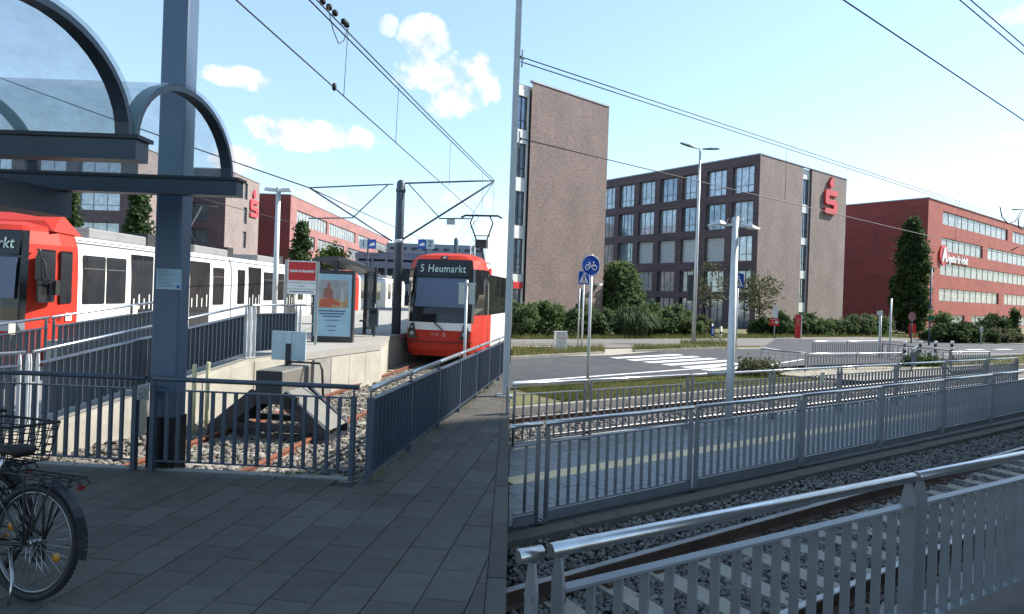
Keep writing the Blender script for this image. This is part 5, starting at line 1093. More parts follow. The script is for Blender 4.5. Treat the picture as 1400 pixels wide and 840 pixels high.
facade(r, c3, g3, LW, 17, ops, redclad, 'front_wall', .22, z0=-.8)
k0_ = (PW(1206, 300, c3, c3 + s3) - c3).length; k1_ = (PW(1220.5, 300, c3, c3 + s3) - c3).length
lo, hi = min(k0_, k1_), max(k0_, k1_); sop = [(LS - hi, LS - lo, z0_ - .4, z1_ + .3, 'dark2') for z0_, z1_ in rws]
sop = [(a, b, max(-.5, c), min(d, 16.6), e) for a, b, c, d, e in sop]
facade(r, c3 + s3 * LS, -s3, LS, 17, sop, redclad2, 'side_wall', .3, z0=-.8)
core(r, [c3 + g3 * .4 + s3 * .4, c3 + g3 * (LW - .1) + s3 * .4, c3 + g3 * (LW - .1) + s3 * LS, c3 + g3 * .4 + s3 * LS], -.8, 16.8)
roof_cap(r, c3 + s3 * .1, c3 + g3 * LW + s3 * .1, 17, .4, .16); roof_cap(r, c3 + g3 * .1 + s3 * .25, c3 + s3 * LS + g3 * .1, 17, .4, .14)
Ml = face(c3 + Vector((0, 0, 0)), g3); lx = u3(1279); lz = PW(1279, 347.5, c3, c3 + g3).z
MB().prism([(lx + 1.45 * x, lz + 1.45 * y) for x, y in ring(1, 28)], .02, .2, M=Ml).build('logo_disc', redsign, r)
mb = MB(); mb.prism([(lx - .95, lz - .9), (lx - .3, lz - .9), (lx - .1, lz - .35), (lx + .35, lz - .35), (lx + .5, lz - .9), (lx + 1.1, lz - .9), (lx + .35, lz + 1.05), (lx - .15, lz + 1.05)], .21, .3, M=Ml); mb.build('logo_letter', white, r)
text(r, 'Agentur für Arbeit', 1.55, Ml @ Matrix.Translation(((u3(1287) + u3(1319)) / 2, lz - .35, .05)), white, ex=.06, bold=.03, xs=(u3(1319) - u3(1287)) / 12.2)
# ---- low red wing between bank and red block
r = thing('red_annex', (0, 0, 0), 'dark red annex with blue windows between the bank and red block', 'building'); ca = PY(1152, 312, 112); cb2 = PY(1172, 314, 112); r.location = (ca.x, 112, -.8); WLOC[r] = Vector((ca.x, 112, -.8))
ops = [(2.2, 4.4, z, z + 1.9, 'dark1') for z in (.8, 4.1, 7.3, 10.5)]
zt = ca.z; bluew = 1
facade(r, (ca.x - .4, 112, 0), (1, 0, 0), 6, zt, ops, redclad2, 'wall', .2, z0=-.8); core(r, [Vector((ca.x - .3, 112.5, 0)), Vector((ca.x + 5.5, 112.5, 0)), Vector((ca.x + 5.5, 122, 0)), Vector((ca.x - .3, 122, 0))], -.8, zt - .1); roof_cap(r, Vector((ca.x - .4, 112.1, 0)), Vector((ca.x + 5.6, 112.1, 0)), zt, .4, .5)

# ---- left-hand buildings
def block(label, X, Y, Wf, Lg_, H, fm, gm, fops, gops, name='office_building'):
    r = thing(name, (X, Y, -.9), label, 'building'); facade(r, (X - Wf, Y, 0), (1, 0, 0), Wf, H, fops, fm, 'front_wall', .35, z0=-.9); facade(r, (X, Y, 0), (0, 1, 0), Lg_, H, gops, gm, 'gable_wall', .25, z0=-.9)
    core(r, [Vector((X - Wf + .1, Y + .45, 0)), Vector((X - .4, Y + .45, 0)), Vector((X - .4, Y + Lg_ - .1, 0)), Vector((X - Wf + .1, Y + Lg_ - .1, 0))], -.9, H - .2)
    roof_cap(r, Vector((X - Wf, Y + .1, 0)), Vector((X, Y + .1, 0)), H, .35, .14); roof_cap(r, Vector((X - .1, Y + .3, 0)), Vector((X - .1, Y + Lg_, 0)), H, .35, .12); return r
Yb = 68.5; cX = PY(190, 200, Yb); H1_ = cX.z
fops = [(Wq, Wq + 4.6, z, z + 2.3, 'curttr3') for z in (H1_ - 3.6, H1_ - 7.2, H1_ - 10.8) for Wq in (1.5, 7.5, 13.5, 19.5, 25.5)]
block('shaded brick office block with wide windows behind the white tram', cX.x, Yb, 32, 9.5, H1_, brickD, brickT, fops, [])
Yb = 81.5; cX = PY(310, 232, Yb); H2_ = cX.z
fops = [(Wq, Wq + 2.2, z, z + 2.2, 'greytr3') for z in (H2_ - 3.2, H2_ - 6.6, H2_ - 10.0, H2_ - 13.4) for Wq in np.arange(1, 21, 3.1)]
gl = (PW(355, 256, (cX.x, Yb, 0), (cX.x, Yb + 1, 0)).y - Yb)
gops = [(gl * .52, gl * .62, z, z + 2.3, 'darktr1') for z in (H2_ - 3, H2_ - 6.4, H2_ - 9.8, H2_ - 13.2)]
r = block('brick block with red S emblem beyond the column and white tram', cX.x, Yb, 24, gl, H2_, brickD, brickT, fops, gops, 'bank_building')
Mg2 = face((cX.x, Yb, 0), (0, 1, 0)); zc = PW(345, 280, (cX.x, Yb, 0), (cX.x, Yb + 1, 0)); sc_ = .95
MB().prism([(zc.y - Yb - 1.0 + (x - ex0) * sc_, zc.z - 1.8 + (z - ez0) * sc_) for x, z in pts], .02, .25, M=Mg2).build('emblem', srd, r); MB().prism([(zc.y - Yb - 1.0 + (x - ex0) * sc_, zc.z - 1.8 + (z - ez0) * sc_) for x, z in dp_], .02, .25, M=Mg2).build('emblem_dot', srd, r)
Yb = 102; cX = PY(398, 267, Yb); H3_ = cX.z
def ry(u): return PW(u, 350, (cX.x, Yb, 0), (cX.x, Yb + 1, 0)).y - Yb
gops = []
for zt_, rr in ((H3_ - 2.0, [(404, 446), (449, 485), (489, 505), (512, 529)]), (H3_ - 5.8, [(421, 430), (434, 470), (475, 500), (505, 529)]), (H3_ - 9.6, [(410, 440), (445, 490), (495, 525)])):
    for a, b in rr:
        x0_, x1_ = ry(a), ry(b); n = max(1, round((x1_ - x0_) / 3.4)); s_ = (x1_ - x0_) / n
        gops.append((x0_, x1_, zt_ - 2.4, zt_, 'darkvert', n * 2))
redpale = brickmat('rose cladding', (.3, .14, .13), (.28, .13, .122), (.25, .12, .115), 2.4, .3, .1)
block('rose red office block with ribbon windows behind the station sign', cX.x, Yb, 12, ry(531), H3_, redclad2, redpale, [], gops, 'red_office_building')
# far grey layered building
r = thing('parking_deck', (PY(490, 400, 130).x, 130, -.9), 'far grey parking deck with layered parapets behind the mast', 'building'); gd = mat('deck grey', (.16, .19, .26), .8, 0, .1, .5); gdd = mat('deck dark', (.035, .045, .065), .8)
x0_, x1_ = PY(488, 350, 130).x, PY(700, 350, 130).x - .3
MB().box(x0_, x1_ - 12, 130.5, 145, -.9, PY(500, 345, 130).z).build('core', gdd, r)
for v0, v1 in ((346, 354), (357, 366), (387, 397)): MB().box(x0_ - .3, x1_ - 12, 129.6, 130.4, PY(500, v1, 130).z, PY(500, v0, 130).z).build('parapet', gd, r)
for k in range(26):
    xx = x0_ + k * .85; MB().box(xx, xx + .3, 129.4, 129.58, PY(500, 402, 130).z, PY(500, 388, 130).z).build('louvre', mat('louvre pale', (.3, .34, .4), .7), r)
for k in range(7): xx = x0_ + k * 3; MB().box(xx, xx + .5, 129.5, 130.45, -.9, PY(500, 346, 130).z - .1).build('pillar', gd, r)
r = thing('distant_terminal', (PY(560, 350, 170).x, 170, -.9), 'far blue-grey flat building over the tram roof', 'building'); x0_, x1_ = PY(528, 350, 170).x, PY(660, 350, 170).x
MB().box(x0_, x1_, 170, 190, -.9, PY(560, 333, 170).z).build('wall', mat('terminal grey', (.2, .25, .31), .8), r)
for k in range(9): xx = x0_ + 1 + k * 2.9; MB().box(xx, xx + 1.6, 169.9, 169.98, PY(560, 342, 170).z, PY(560, 338.5, 170).z).build('window', wframed, r)
# ---- invented tall block outside the frame, added to shade the stop
shb = thing('shading_block', RT(-1.2, 24, -.8), 'added unseen brick block beside the tracks, shading the stop', 'building')
def slab(t0, t1, H, nm):
    a = RT(-1.2, t0); 
    ops = [(u, u + 1.6, z, z + 1.7, 'dark2') for z in np.arange(2.2, H - 2, 3.2) for u in np.arange(1.2, t1 - t0 - 2, 4.2)]
    facade(shb, RT(-1.2, t1), -DR, t1 - t0, H, [(t1 - t0 - b, t1 - t0 - a_, c, d, e) for a_, b, c, d, e in ops], brickT, nm, .2, z0=-.8); core(shb, [RT(-1.45, t0), RT(-1.45, t1), RT(-13, t1), RT(-13, t0)], -.8, H)
TS = 35.5; slab(11.5, TS, 30.6, 'tower_wall'); slab(TS + .02, 72, 29.5, 'wing_wall')

# ================================================================== OVERHEAD WIRES
def wire(label, pts, r=.012, group=None):
    pts = [Vector(p) for p in pts]; o = MB().tube(pts, r, 5).build('overhead_wire', wirem, None, pts[0]); return tag(o, label, 'wire', group)
def sag(a, b, s=.15, n=14): a, b = Vector(a), Vector(b); return [a.lerp(b, t) - Vector((0, 0, 4 * s * t * (1 - t))) for t in np.linspace(0, 1, n)]
def wl2(a, b, n): return (RT(n, 0), RT(n, 1))
def on_n(u, v, n): return PW(u, v, RT(n, 0), RT(n, 1))
amast_p = Vector((-.06, 11.72, 0))
def ext(a, b, k): return b + (b - a) * k
# over the platform-side second track
a, b = on_n(712, 78, 9.7), on_n(1330, 280, 9.7)
wire('twin carrier wire over the second track, upper strand', sag(a, ext(a, b, 1.2), .05), .011); wire('twin carrier wire over the second track, lower strand', sag(a - Vector((0, 0, .09)), ext(a, b, 1.2) - Vector((0, 0, .09)), .05), .011)
a2, b2 = on_n(712, 190, 9.7), on_n(1168, 298, 9.7); wire('contact wire over the second track, before the brick gables', sag(a2, ext(a2, b2, 1.6), .02), .011)
for (ut, vt, ub, vb, lb) in ((1076, 203, 1073, 274, 'before the bank gable'), (1312, 273, 1306, 330, 'before the red block')): wire('thin dropper of the second track wires ' + lb, [on_n(ut, vt, 9.7), on_n(ub, vb, 9.7)], .006, 'droppers over the second track')
# over the near track
a, b = on_n(1153, 0, 3.68), on_n(1400, 165, 3.68); wire('single contact wire crossing the pale sky above the near track', [ext(b, a, .9), a, b, ext(a, b, 1.5)], .008)
a, b = on_n(1327, 0, 3.68), on_n(1400, 63, 3.68); wire('upper strand of the carrier wire above the near track', [ext(b, a, 2.2), a, b, ext(a, b, 3.5)], .008); wire('lower strand of the carrier wire above the near track', [ext(b, a, 2.2) - Vector((0, 0, .12)), a - Vector((0, 0, .12)), b - Vector((0, 0, .12)), ext(a, b, 3.5) - Vector((0, 0, .12))], .008)
# looped feeder clamp at the right
r = thing('feeder_clamp', on_n(1388, 292, 9.7), 'black feeder clamp with looped cables on the carrier wire', 'clamp')
cp = lambda u, v: on_n(u, v, 9.7)
MB().tube([cp(1367, 283), cp(1370, 297), cp(1378, 306), cp(1388, 303), cp(1394, 292), cp(1398, 289)], .022, 6).build('loop', black, r); MB().tube([cp(1398, 291), cp(1392, 300), cp(1393, 312), cp(1398, 314), cp(1402, 304)], .022, 6).build('loop', black, r); MB().tube([cp(1384, 287), cp(1408, 287)], .03, 6).build('bar', black, r)
wire('slack cable under the feeder clamp', [cp(1382, 343), cp(1410, 328)], .02)
# anchor mast at the plaza edge
r = thing('anchor_mast', (amast_p.x, amast_p.y, -.02), 'pale steel anchor mast between plaza and second track', 'mast')
mb = MB(); x_, y_ = amast_p.x, amast_p.y
for s_ in (-1, 1): mb.box(x_ + s_ * .05 - .01, x_ + s_ * .05 + .01, y_ - .06, y_ + .06, 0, 9.6)
mb.box(x_ - .04, x_ + .04, y_ - .006, y_ + .006, 0, 9.6); mb.build('post', galvl, r); MB().box(x_ - .16, x_ + .14, y_ - .16, y_ + .16, -.02, .03).build('base_plate', galv, r)
for p_ in (on_n(712, 78, 9.7), on_n(712, 190, 9.7)):
    MB().box(x_ + .08, x_ + .11, y_ - .12, y_ + .12, p_.z - .12, p_.z + .12).build('bracket', galv, r); MB().tube([(x_ + .11, y_, p_.z), p_], .03, 6).build('insulator', mat('insulator brown', (.12, .05, .03), .3), r)
# left-hand wires
mastX = PY(676, 247, MY)
a = P(437, 0, 6.2); wire('upper strand of the carrier wire running to the platform mast', sag(a + (a - mastX) * .5, mastX, .05), .012); wire('lower strand of the carrier wire running to the platform mast', sag(a + (a - mastX) * .5 - Vector((.07, 0, .05)), mastX - Vector((.05, 0, .04)), .05), .012)
a = P(325, 0, 5.2); b = P(655, 296, 5.0); wire('contact wire sloping down to the pantograph of the facing tram', sag(a + (a - b) * .4, b, .02), .011)
m2t = Vector((m2.x, 46, 6.2))
wire('carrier wire from the platform mast to the far mast', sag(mastX, m2t, .1), .012); wire('contact wire from the pantograph to the far mast', [b, Vector((m2.x, 46, 5.4))], .011)
def lerp_px(u, v, Y): return PY(u, v, Y)
drop = [((476, 38, 10.6), (470, 131, 9.9)), ((545, 120, 13.2), (541, 194, 12.4)), ((616, 196, 17.2), (614, 254, 16.5)), ((660, 236, 19.6), (659, 292, 19.6)), ((675, 250, 20.4), (674, 293, 20.4))]
for (p, q), lb in zip(drop, ('dropper under the section insulators of the left carrier wire', 'dropper beside the large white cloud, left track', 'dropper halfway between cloud and mast arm, left track', 'dropper above the pantograph of the facing tram', 'dropper at the tip of the mast arm')): wire('thin ' + lb, [PY(*p), PY(*q)], .006, 'droppers over the left track')
wire('slack jumper loop hanging from the left carrier wire', [PY(448, 8, 9.7), PY(455, 40, 9.9), PY(463, 60, 10.1), PY(470, 56, 10.3), PY(475, 40, 10.6)], .008)
r = thing('section_insulator', PY(460, 18, 10.0), 'black section insulators on the left carrier wire', 'insulator')
for i, (u, v) in enumerate(((441, 2), (450, 10), (458, 18), (470, 30), (474, 34))): MB().lathe([(.02, -.05), (.05, -.03), (.05, .03), (.02, .05)], 8, M=Matrix.Translation(PY(u, v, 9.6 + i * .25))).build('insulator_bead', black, r)
r = MB().lathe([(.015, -.06), (.035, -.03), (.035, .03), (.015, .06)], 8, M=Matrix.Translation(PY(457, 119, 9.6))).build('wire_clamp', black, None, PY(457, 119, 9.6)); tag(r, 'small black clamp on the sloping contact wire', 'clamp')
a = PY(-40, 92, 26); wire('twisted feeder cable from the canopy side to the mast arm', sag(a, PY(423, 257, MY + .1), .05), .022); wire('long cable from the mast arm towards the grey deck', sag(PY(423, 257, MY + .1), Vector((PY(600, 335, 60).x, 60, PY(600, 335, 60).z)), .1), .02)
wire('thin cable behind the platform lamp', [PY(262, 268, 30), PY(400, 305, 40)], .02)

# ================================================================== LAMPS, SIGNS, BOLLARDS ON THE RIGHT
p = P(996, 581, GZ); p.z = GZ; Yl = p.y; zt = PY(1004, 297, Yl).z
r = thing('street_lamp', p, 'stout grey twin-headed lamp post on the paved platform edge', 'street lamp'); MB().tube([p, (p.x, p.y, p.z + 1.2), (p.x, p.y, zt)], [.085, .078, .062], 14).build('post', galvl, r)
for s_, drp in ((-1, -.0), (1, -.02)):
    z0 = zt - .15; x0_ = p.x + s_ * .05; mb = MB(); mb.beam((x0_, p.y, z0), (x0_ + s_ * .14, p.y, z0 - .02), .05, .05); mb.build('arm', galvl, r)
    L_ = .38 if s_ < 0 else .3; xs_ = [x0_ + s_ * .12, x0_ + s_ * (.12 + L_ * .45), x0_ + s_ * (.12 + L_)]; zz = [z0 - .02, z0 + .02 if s_ < 0 else z0 - .05, z0 - .04 if s_ < 0 else z0 - .08]; ww = [.05, .13, .09]; hh = [.035, .05, .015]; vv = []
    for x, z, w, h in zip(xs_, zz, ww, hh): vv += [(x, p.y - w, z - h * .5), (x, p.y + w, z - h * .5), (x, p.y + w * .7, z + h), (x, p.y - w * .7, z + h)]
    mb = MB(); mb.add(vv, [(4 * i + k, 4 * i + (k + 1) % 4, 4 * i + 4 + (k + 1) % 4, 4 * i + 4 + k) for i in range(2) for k in range(4)] + [(3, 2, 1, 0), (8, 9, 10, 11)]); hd = mb.build('lamp_head', galvl, r); bevel(hd, .012)
    MB().box(min(xs_[1:]) + .03, max(xs_[1:]) - .03, p.y - .07, p.y + .07, z0 - .075, z0 - .06).build('lens', mat('lamp glass', (.4, .42, .42), .2), hd)
    MB().tube([(x0_ + s_ * .02, p.y, z0), (x0_ + s_ * .03, p.y, z0 + .1), (x0_ + s_ * .1, p.y, z0 + .12), (x0_ + s_ * .13, p.y, z0 + .03)], .008, 6).build('cable', galv, r)
p = P(948, 471, GZ); p.z = GZ; Yl = p.y; zt = PY(955, 203, Yl).z
r = thing('street_lamp', p, 'very tall grey street lamp with twin leaf-shaped heads on the island', 'street lamp'); MB().tube([p, (p.x, p.y, 4), (p.x, p.y, zt)], [.12, .095, .06], 12).build('post', galvl, r)
for s_ in (-1, 1):
    vv = []; prof = [(0, .03, .02), (.25, .1, .05), (.6, .2, .06), (1.0, .17, .05), (1.15, .06, .02)]; tl = .28 if s_ < 0 else .05
    for x, w, h in prof: X_, Z_ = p.x + s_ * (x + .03), zt + x * tl - .05; vv += [(X_, p.y - w, Z_ - h * .3), (X_, p.y + w, Z_ - h * .3), (X_, p.y + w * .6, Z_ + h), (X_, p.y - w * .6, Z_ + h)]
    mb = MB(); mb.add(vv, [(4 * i + k, 4 * i + (k + 1) % 4, 4 * i + 4 + (k + 1) % 4, 4 * i + 4 + k) for i in range(4) for k in range(4)] + [(3, 2, 1, 0), (16, 17, 18, 19)]); mb.build('lamp_head', mat('lamp dark grey', (.12, .14, .16), .5), r)
MB().box(p.x - .45, p.x + .2, p.y - .12, p.y + .12, 4.2 - 1.2, 5.4 - 1.2).build('control_box', mat('box dark', (.04, .045, .05), .6), r) if False else None
bx = PY(949, 394, Yl); MB().box(bx.x - .3, bx.x + .2, p.y + .14, p.y + .3, bx.z - .75, bx.z + .75).build('sign_back', mat('sign back dark', (.05, .055, .06), .6), r)
# cycle route sign
p = P(803, 531, GZ); p.z = GZ; Ys = p.y; c = PY(807.5, 363.5, Ys)
r = thing('cycle_sign', p, 'round blue cycle path sign on a tall grey pole by the railing', 'sign'); MB().tube([p, (p.x, p.y, 1), (p.x, p.y, c.z + .3)], .04, 10).build('post', galvl, r)
Mc_ = face((c.x, Ys - .06, c.z), (.92, .38, 0)); R_ = .29
disc = MB().prism([(x * R_, y * R_ * 1.0) for x, y in ring(1, 32)], -.01, .0, M=Mc_).build('disc', bluesign, r)
mb = MB(); f = lambda x, y: Mc_ @ Vector((x, y, .006)); bl = [f(-.11 + .065 * math.cos(t), -.05 + .065 * math.sin(t)) for t in np.linspace(0, 2 * math.pi, 18, endpoint=False)]; br_ = [f(.11 + .065 * math.cos(t), -.05 + .065 * math.sin(t)) for t in np.linspace(0, 2 * math.pi, 18, endpoint=False)]
mb.tube(bl, .008, 5, closed=True); mb.tube(br_, .008, 5, closed=True); mb.build('bicycle_wheels', white, disc)
mb = MB(); mb.tube([f(-.11, -.05), f(-.05, .04), f(.07, .04), f(-.01, -.05), f(-.11, -.05)], .008, 5); mb.tube([f(-.01, -.05), f(-.06, .08), f(-.09, .08)], .008, 5); mb.tube([f(.11, -.05), f(.06, .09), f(.1, .1)], .008, 5); mb.build('bicycle_frame', white, disc)
MB().tube([Mc_ @ Vector((x * R_ * .95, y * R_ * .95, .003)) for x, y in ring(1, 32)], .006, 4, closed=True).build('rim', white, disc)
blackink = mat('sign black', (.01, .01, .01), .6)
def crossing_sign(label, base, cu, cv, w, ex=(.95, .3, 0), group=None):
    Yq = base.y; c = PY(cu, cv, Yq); r = thing('crossing_sign', base, label, 'sign'); MB().tube([base, (base.x, base.y, .5), (base.x, base.y, c.z + w * .5)], .04, 8).build('post', galvl, r); M = face((c.x, Yq - .07, c.z), ex); h = w * 1.1
    pnl = MB().box(-w / 2, w / 2, -h / 2, h / 2, -.012, 0, M=M).build('panel', bluesign, r); MB().prism([(-w * .4, -h * .38), (w * .4, -h * .38), (0, h * .38)], .001, .004, M=M).build('triangle', white, pnl)
    mb = MB(); s = w * .5; mb.prism([(x * .06 * s * 2, y * .06 * s * 2 + s * .3) for x, y in ring(1, 10)], .005, .008, M=M)
    mb2 = MB(); mb2.prism([(-.08 * s, .15 * s), (.1 * s, .15 * s), (.14 * s, -.1 * s), (.3 * s, -.55 * s), (.18 * s, -.58 * s), (.02 * s, -.2 * s), (-.2 * s, -.58 * s), (-.32 * s, -.54 * s), (-.1 * s, -.1 * s)], .005, .008, M=M)
    mb.build('walker_head', blackink, pnl); mb2.build('walker_body', blackink, pnl)
    mb = MB()
    for k in range(5): mb.box(-.55 * s + k * .24 * s, -.43 * s + k * .24 * s, -.72 * s, -.6 * s, .005, .008, M=M)
    tag(mb.build('stripes', blackink, pnl), kind='stuff'); MB().tube([M @ Vector((sx * w * .48, sz * h * .48, .002)) for sx, sz in ((-1, -1), (1, -1), (1, 1), (-1, 1))], .01, 4, closed=True).build('rim', white, pnl); return r
crossing_sign('blue pedestrian crossing sign on the island by the white cabinet', P(795, 482, GZ), 798, 380, .55)
crossing_sign('blue pedestrian crossing sign half hidden by the platform lamp', P(1006, 476, GZ), 1009, 384, .75)
p = P(790, 473, GZ); r = thing('thin_pole', p, 'thin pale pole with a dark sign back by the hedge', 'pole'); zt = PY(793, 395, p.y).z; MB().tube([p, (p.x, p.y, 1), (p.x, p.y, zt)], .035, 8).build('post', galvl, r); MB().box(p.x - .05, p.x + .3, p.y + .04, p.y + .08, PY(793, 414, p.y).z, PY(793, 396, p.y).z).build('sign_back', MATS['sign back dark'], r)
# cabinet with drawn face
p = P(768, 482, GZ); W_ = 16 * p.y / FPX; H_ = 27.5 * p.y / FPX; r = thing('utility_cabinet', p, 'small white utility cabinet with a red smiling face drawn on it', 'cabinet'); Mk = face((p.x - W_ / 2 - .02, p.y - .1, p.z), (.97, .24, 0))
o = MB().box(0, W_, 0, H_, -.32, 0, M=Mk).build('case', mat('cabinet white', (.72, .74, .74), .5, 0, .06, 3), r); bevel(o, .015); MB().box(-.02, W_ + .02, H_, H_ + .03, -.34, .02, M=Mk).build('lid', mat('cabinet lid', (.6, .62, .62), .5), r)
redink = mat('red ink', (.55, .05, .05), .6); MB().tube([Mk @ Vector((W_ / 2 + W_ * .42 * math.cos(t), H_ * .86 + H_ * .16 * math.sin(t), .004)) for t in np.linspace(math.pi * 1.05, math.pi * 1.95, 12)], .011, 5).build('smile', redink, r)
for ex_ in (-.2, .2): mb = MB(); mb.tube([Mk @ Vector((W_ * (.5 + ex_ - .07), H_ * .86, .004)), Mk @ Vector((W_ * (.5 + ex_), H_ * .93, .004)), Mk @ Vector((W_ * (.5 + ex_ + .07), H_ * .86, .004))], .01, 5); mb.build('eye', mat('dark ink', (.1, .06, .12), .6), r)
mb = MB(); mb.tube([Mk @ Vector((W_ * .2, H_ * .5, .004)), Mk @ Vector((W_ * .38, H_ * .5, .004)), Mk @ Vector((W_ * .4, H_ * .3, .004)), Mk @ Vector((W_ * .5, H_ * .28, .004))], .007, 5); mb.build('scribble', mat('faint ink', (.3, .28, .34), .6), r)
def simple_pole(label, u, vb, vt, r_=.04, name='pole', cat='pole', m=galvl):
    p = P(u, vb, GZ); p.z = GZ - .05; zt = PY(u, vt, p.y).z; r = thing(name, p, label, cat); MB().tube([p, (p.x, p.y, .3), (p.x, p.y, zt)], r_, 8).build('post', m, r); return r, p
def plate(r, p, u, v, wpx, hpx, m, nm='plate', dy=-.06, M=None): c = PY(u, v, p.y); s = p.y / FPX; return MB().box(c.x - wpx * s / 2, c.x + wpx * s / 2, p.y + dy - .02, p.y + dy, c.z - hpx * s / 2, c.z + hpx * s / 2).build(nm, m, r)
r, p = simple_pole('small post with a blue arrow sign on the island tip', 973, 470, 443, .04, 'arrow_sign', 'sign'); plate(r, p, 974, 453, 5, 13, bluesign, 'panel'); plate(r, p, 974, 453, 1.4, 7, white, 'arrow', -.085)
r, p = simple_pole('white and dark marker post on the island tip', 985, 464, 451, .09, 'marker_post', 'marker post', mat('cream post', (.65, .6, .45), .6)); plate(r, p, 985, 455, 3, 2.5, black, 'band', -.1)
r, p = simple_pole('post with white sheet and red square sign before the pale gable', 1058.5, 461, 420, .04, 'direction_sign', 'sign'); plate(r, p, 1060, 427, 6.5, 16, white, 'white_panel'); o = plate(r, p, 1058, 440.5, 13, 10, redsign, 'red_panel'); plate(r, p, 1061, 441, 3.6, 3.6, white, 'symbol', -.085); plate(r, p, 1056, 441, 2.4, .8, white, 'arrow', -.085); plate(r, p, 1058, 437.4, 9, .7, white, 'lettering_line', -.085)
p = P(1091, 462.5, GZ); s = p.y / FPX; r = thing('info_pylon', p, 'tall narrow red information pylon by the pale gable', 'pylon'); MB().box(p.x - 3.4 * s, p.x + 2.2 * s, p.y - .15, p.y + .15, GZ, PY(1091, 431, p.y).z).build('body', redsign, r); MB().box(p.x + 2.25 * s, p.x + 3.6 * s, p.y - .16, p.y + .16, GZ, PY(1091, 431, p.y).z).build('edge', white, r)
for k in range(4): plate(r, p, 1090, 436 + k * 3, 3, .6, white, 'lettering_line', -.155)
r, p = simple_pole('grey post with small square box behind the crossing railings', 1202, 488, 425, .06, 'signal_post', 'post'); plate(r, p, 1202, 428, 8, 5.5, white, 'box'); 
simple_pole('bare thin grey pole behind the crossing railings', 1216, 488, 408, .045)
r, p = simple_pole('dark post with a round red sign on the far lawn', 1245.5, 469, 429, .05, 'round_sign', 'sign', slate); c = PY(1246, 433, p.y); MB().prism([(x * .27, y * .33) for x, y in ring(1, 16)], 0, .02, M=face((c.x, p.y - .08, c.z), (1, 0, 0))).build('disc', mat('sign rose', (.5, .2, .22), .5), r)
r, p = simple_pole('slim dark street lamp with a green sign by the red block', 1270, 472, 367, .06, 'street_lamp', 'street lamp', slate); plate(r, p, 1276, 367.5, 9, 1.6, galvl, 'lamp_head'); plate(r, p, 1272, 434.5, 8, 6, mat('sign green', (.03, .16, .08), .5), 'green_panel'); plate(r, p, 1272, 427, 5, 5, mat('sign leaf', (.25, .45, .08), .5), 'leaf_panel')
r, p = simple_pole('small white sign on a thin pole before the clipped hedge', 1341, 471, 447, .04, 'small_sign', 'sign'); plate(r, p, 1341, 450, 4.5, 5, white, 'panel')
for i, u in enumerate((1236.5, 1257.5, 1278.5, 1301)):
    vb = 490.5 + (0 if i else .5); p = P(u, vb, GZ); p.z = GZ; s = p.y / FPX; zt = PY(u, 466.5, p.y).z; r = thing('bollard', p, 'black and white striped bollard standing in a row behind the crossing', 'bollard', 'striped bollards at the crossing'); H_ = zt - GZ
    for k in range(6): MB().tube([(p.x, p.y, GZ + H_ * k / 6), (p.x, p.y, GZ + H_ * (k + 1) / 6)], .075, 10).build('band', white if k % 2 else black, r)
p = P(1254, 462, GZ); s = p.y / FPX; r = thing('red_chair', p, 'red outdoor chair by the columnar tree', 'chair'); cr = mat('chair red', (.6, .03, .03), .5)
MB().box(p.x - .5, p.x + .4, p.y - .4, p.y + .4, GZ + .42, GZ + .5).build('seat', cr, r); MB().box(p.x - .5, p.x - .4, p.y - .4, p.y + .4, GZ + .5, GZ + 1.2).build('backrest', cr, r)
for sx in (-.45, .35):
    for sy_ in (-.35, .35): MB().box(p.x + sx - .04, p.x + sx + .04, p.y + sy_ - .04, p.y + sy_ + .04, GZ - .06, GZ + .42).build('leg', cr, r)
# litter on the ballast
for (u, v) in ((1245, 622), (1110, 630), (985, 634)): c = P(u, v, BZ + .06); o = MB().add([(c.x - .05, c.y, c.z), (c.x + .02, c.y - .03, c.z + .01), (c.x + .06, c.y + .02, c.z + .02), (c.x - .02, c.y + .04, c.z + .012), (c.x - .05, c.y, c.z - .01), (c.x + .02, c.y - .03, c.z), (c.x + .06, c.y + .02, c.z + .01), (c.x - .02, c.y + .04, c.z + .002)], [(0, 1, 2, 3), (7, 6, 5, 4), (0, 4, 5, 1), (1, 5, 6, 2), (2, 6, 7, 3), (3, 7, 4, 0)]).build('paper_scrap', white, None, c); tag(o, 'scrap of white paper lying on the dark ballast', 'litter', 'paper scraps on the ballast')

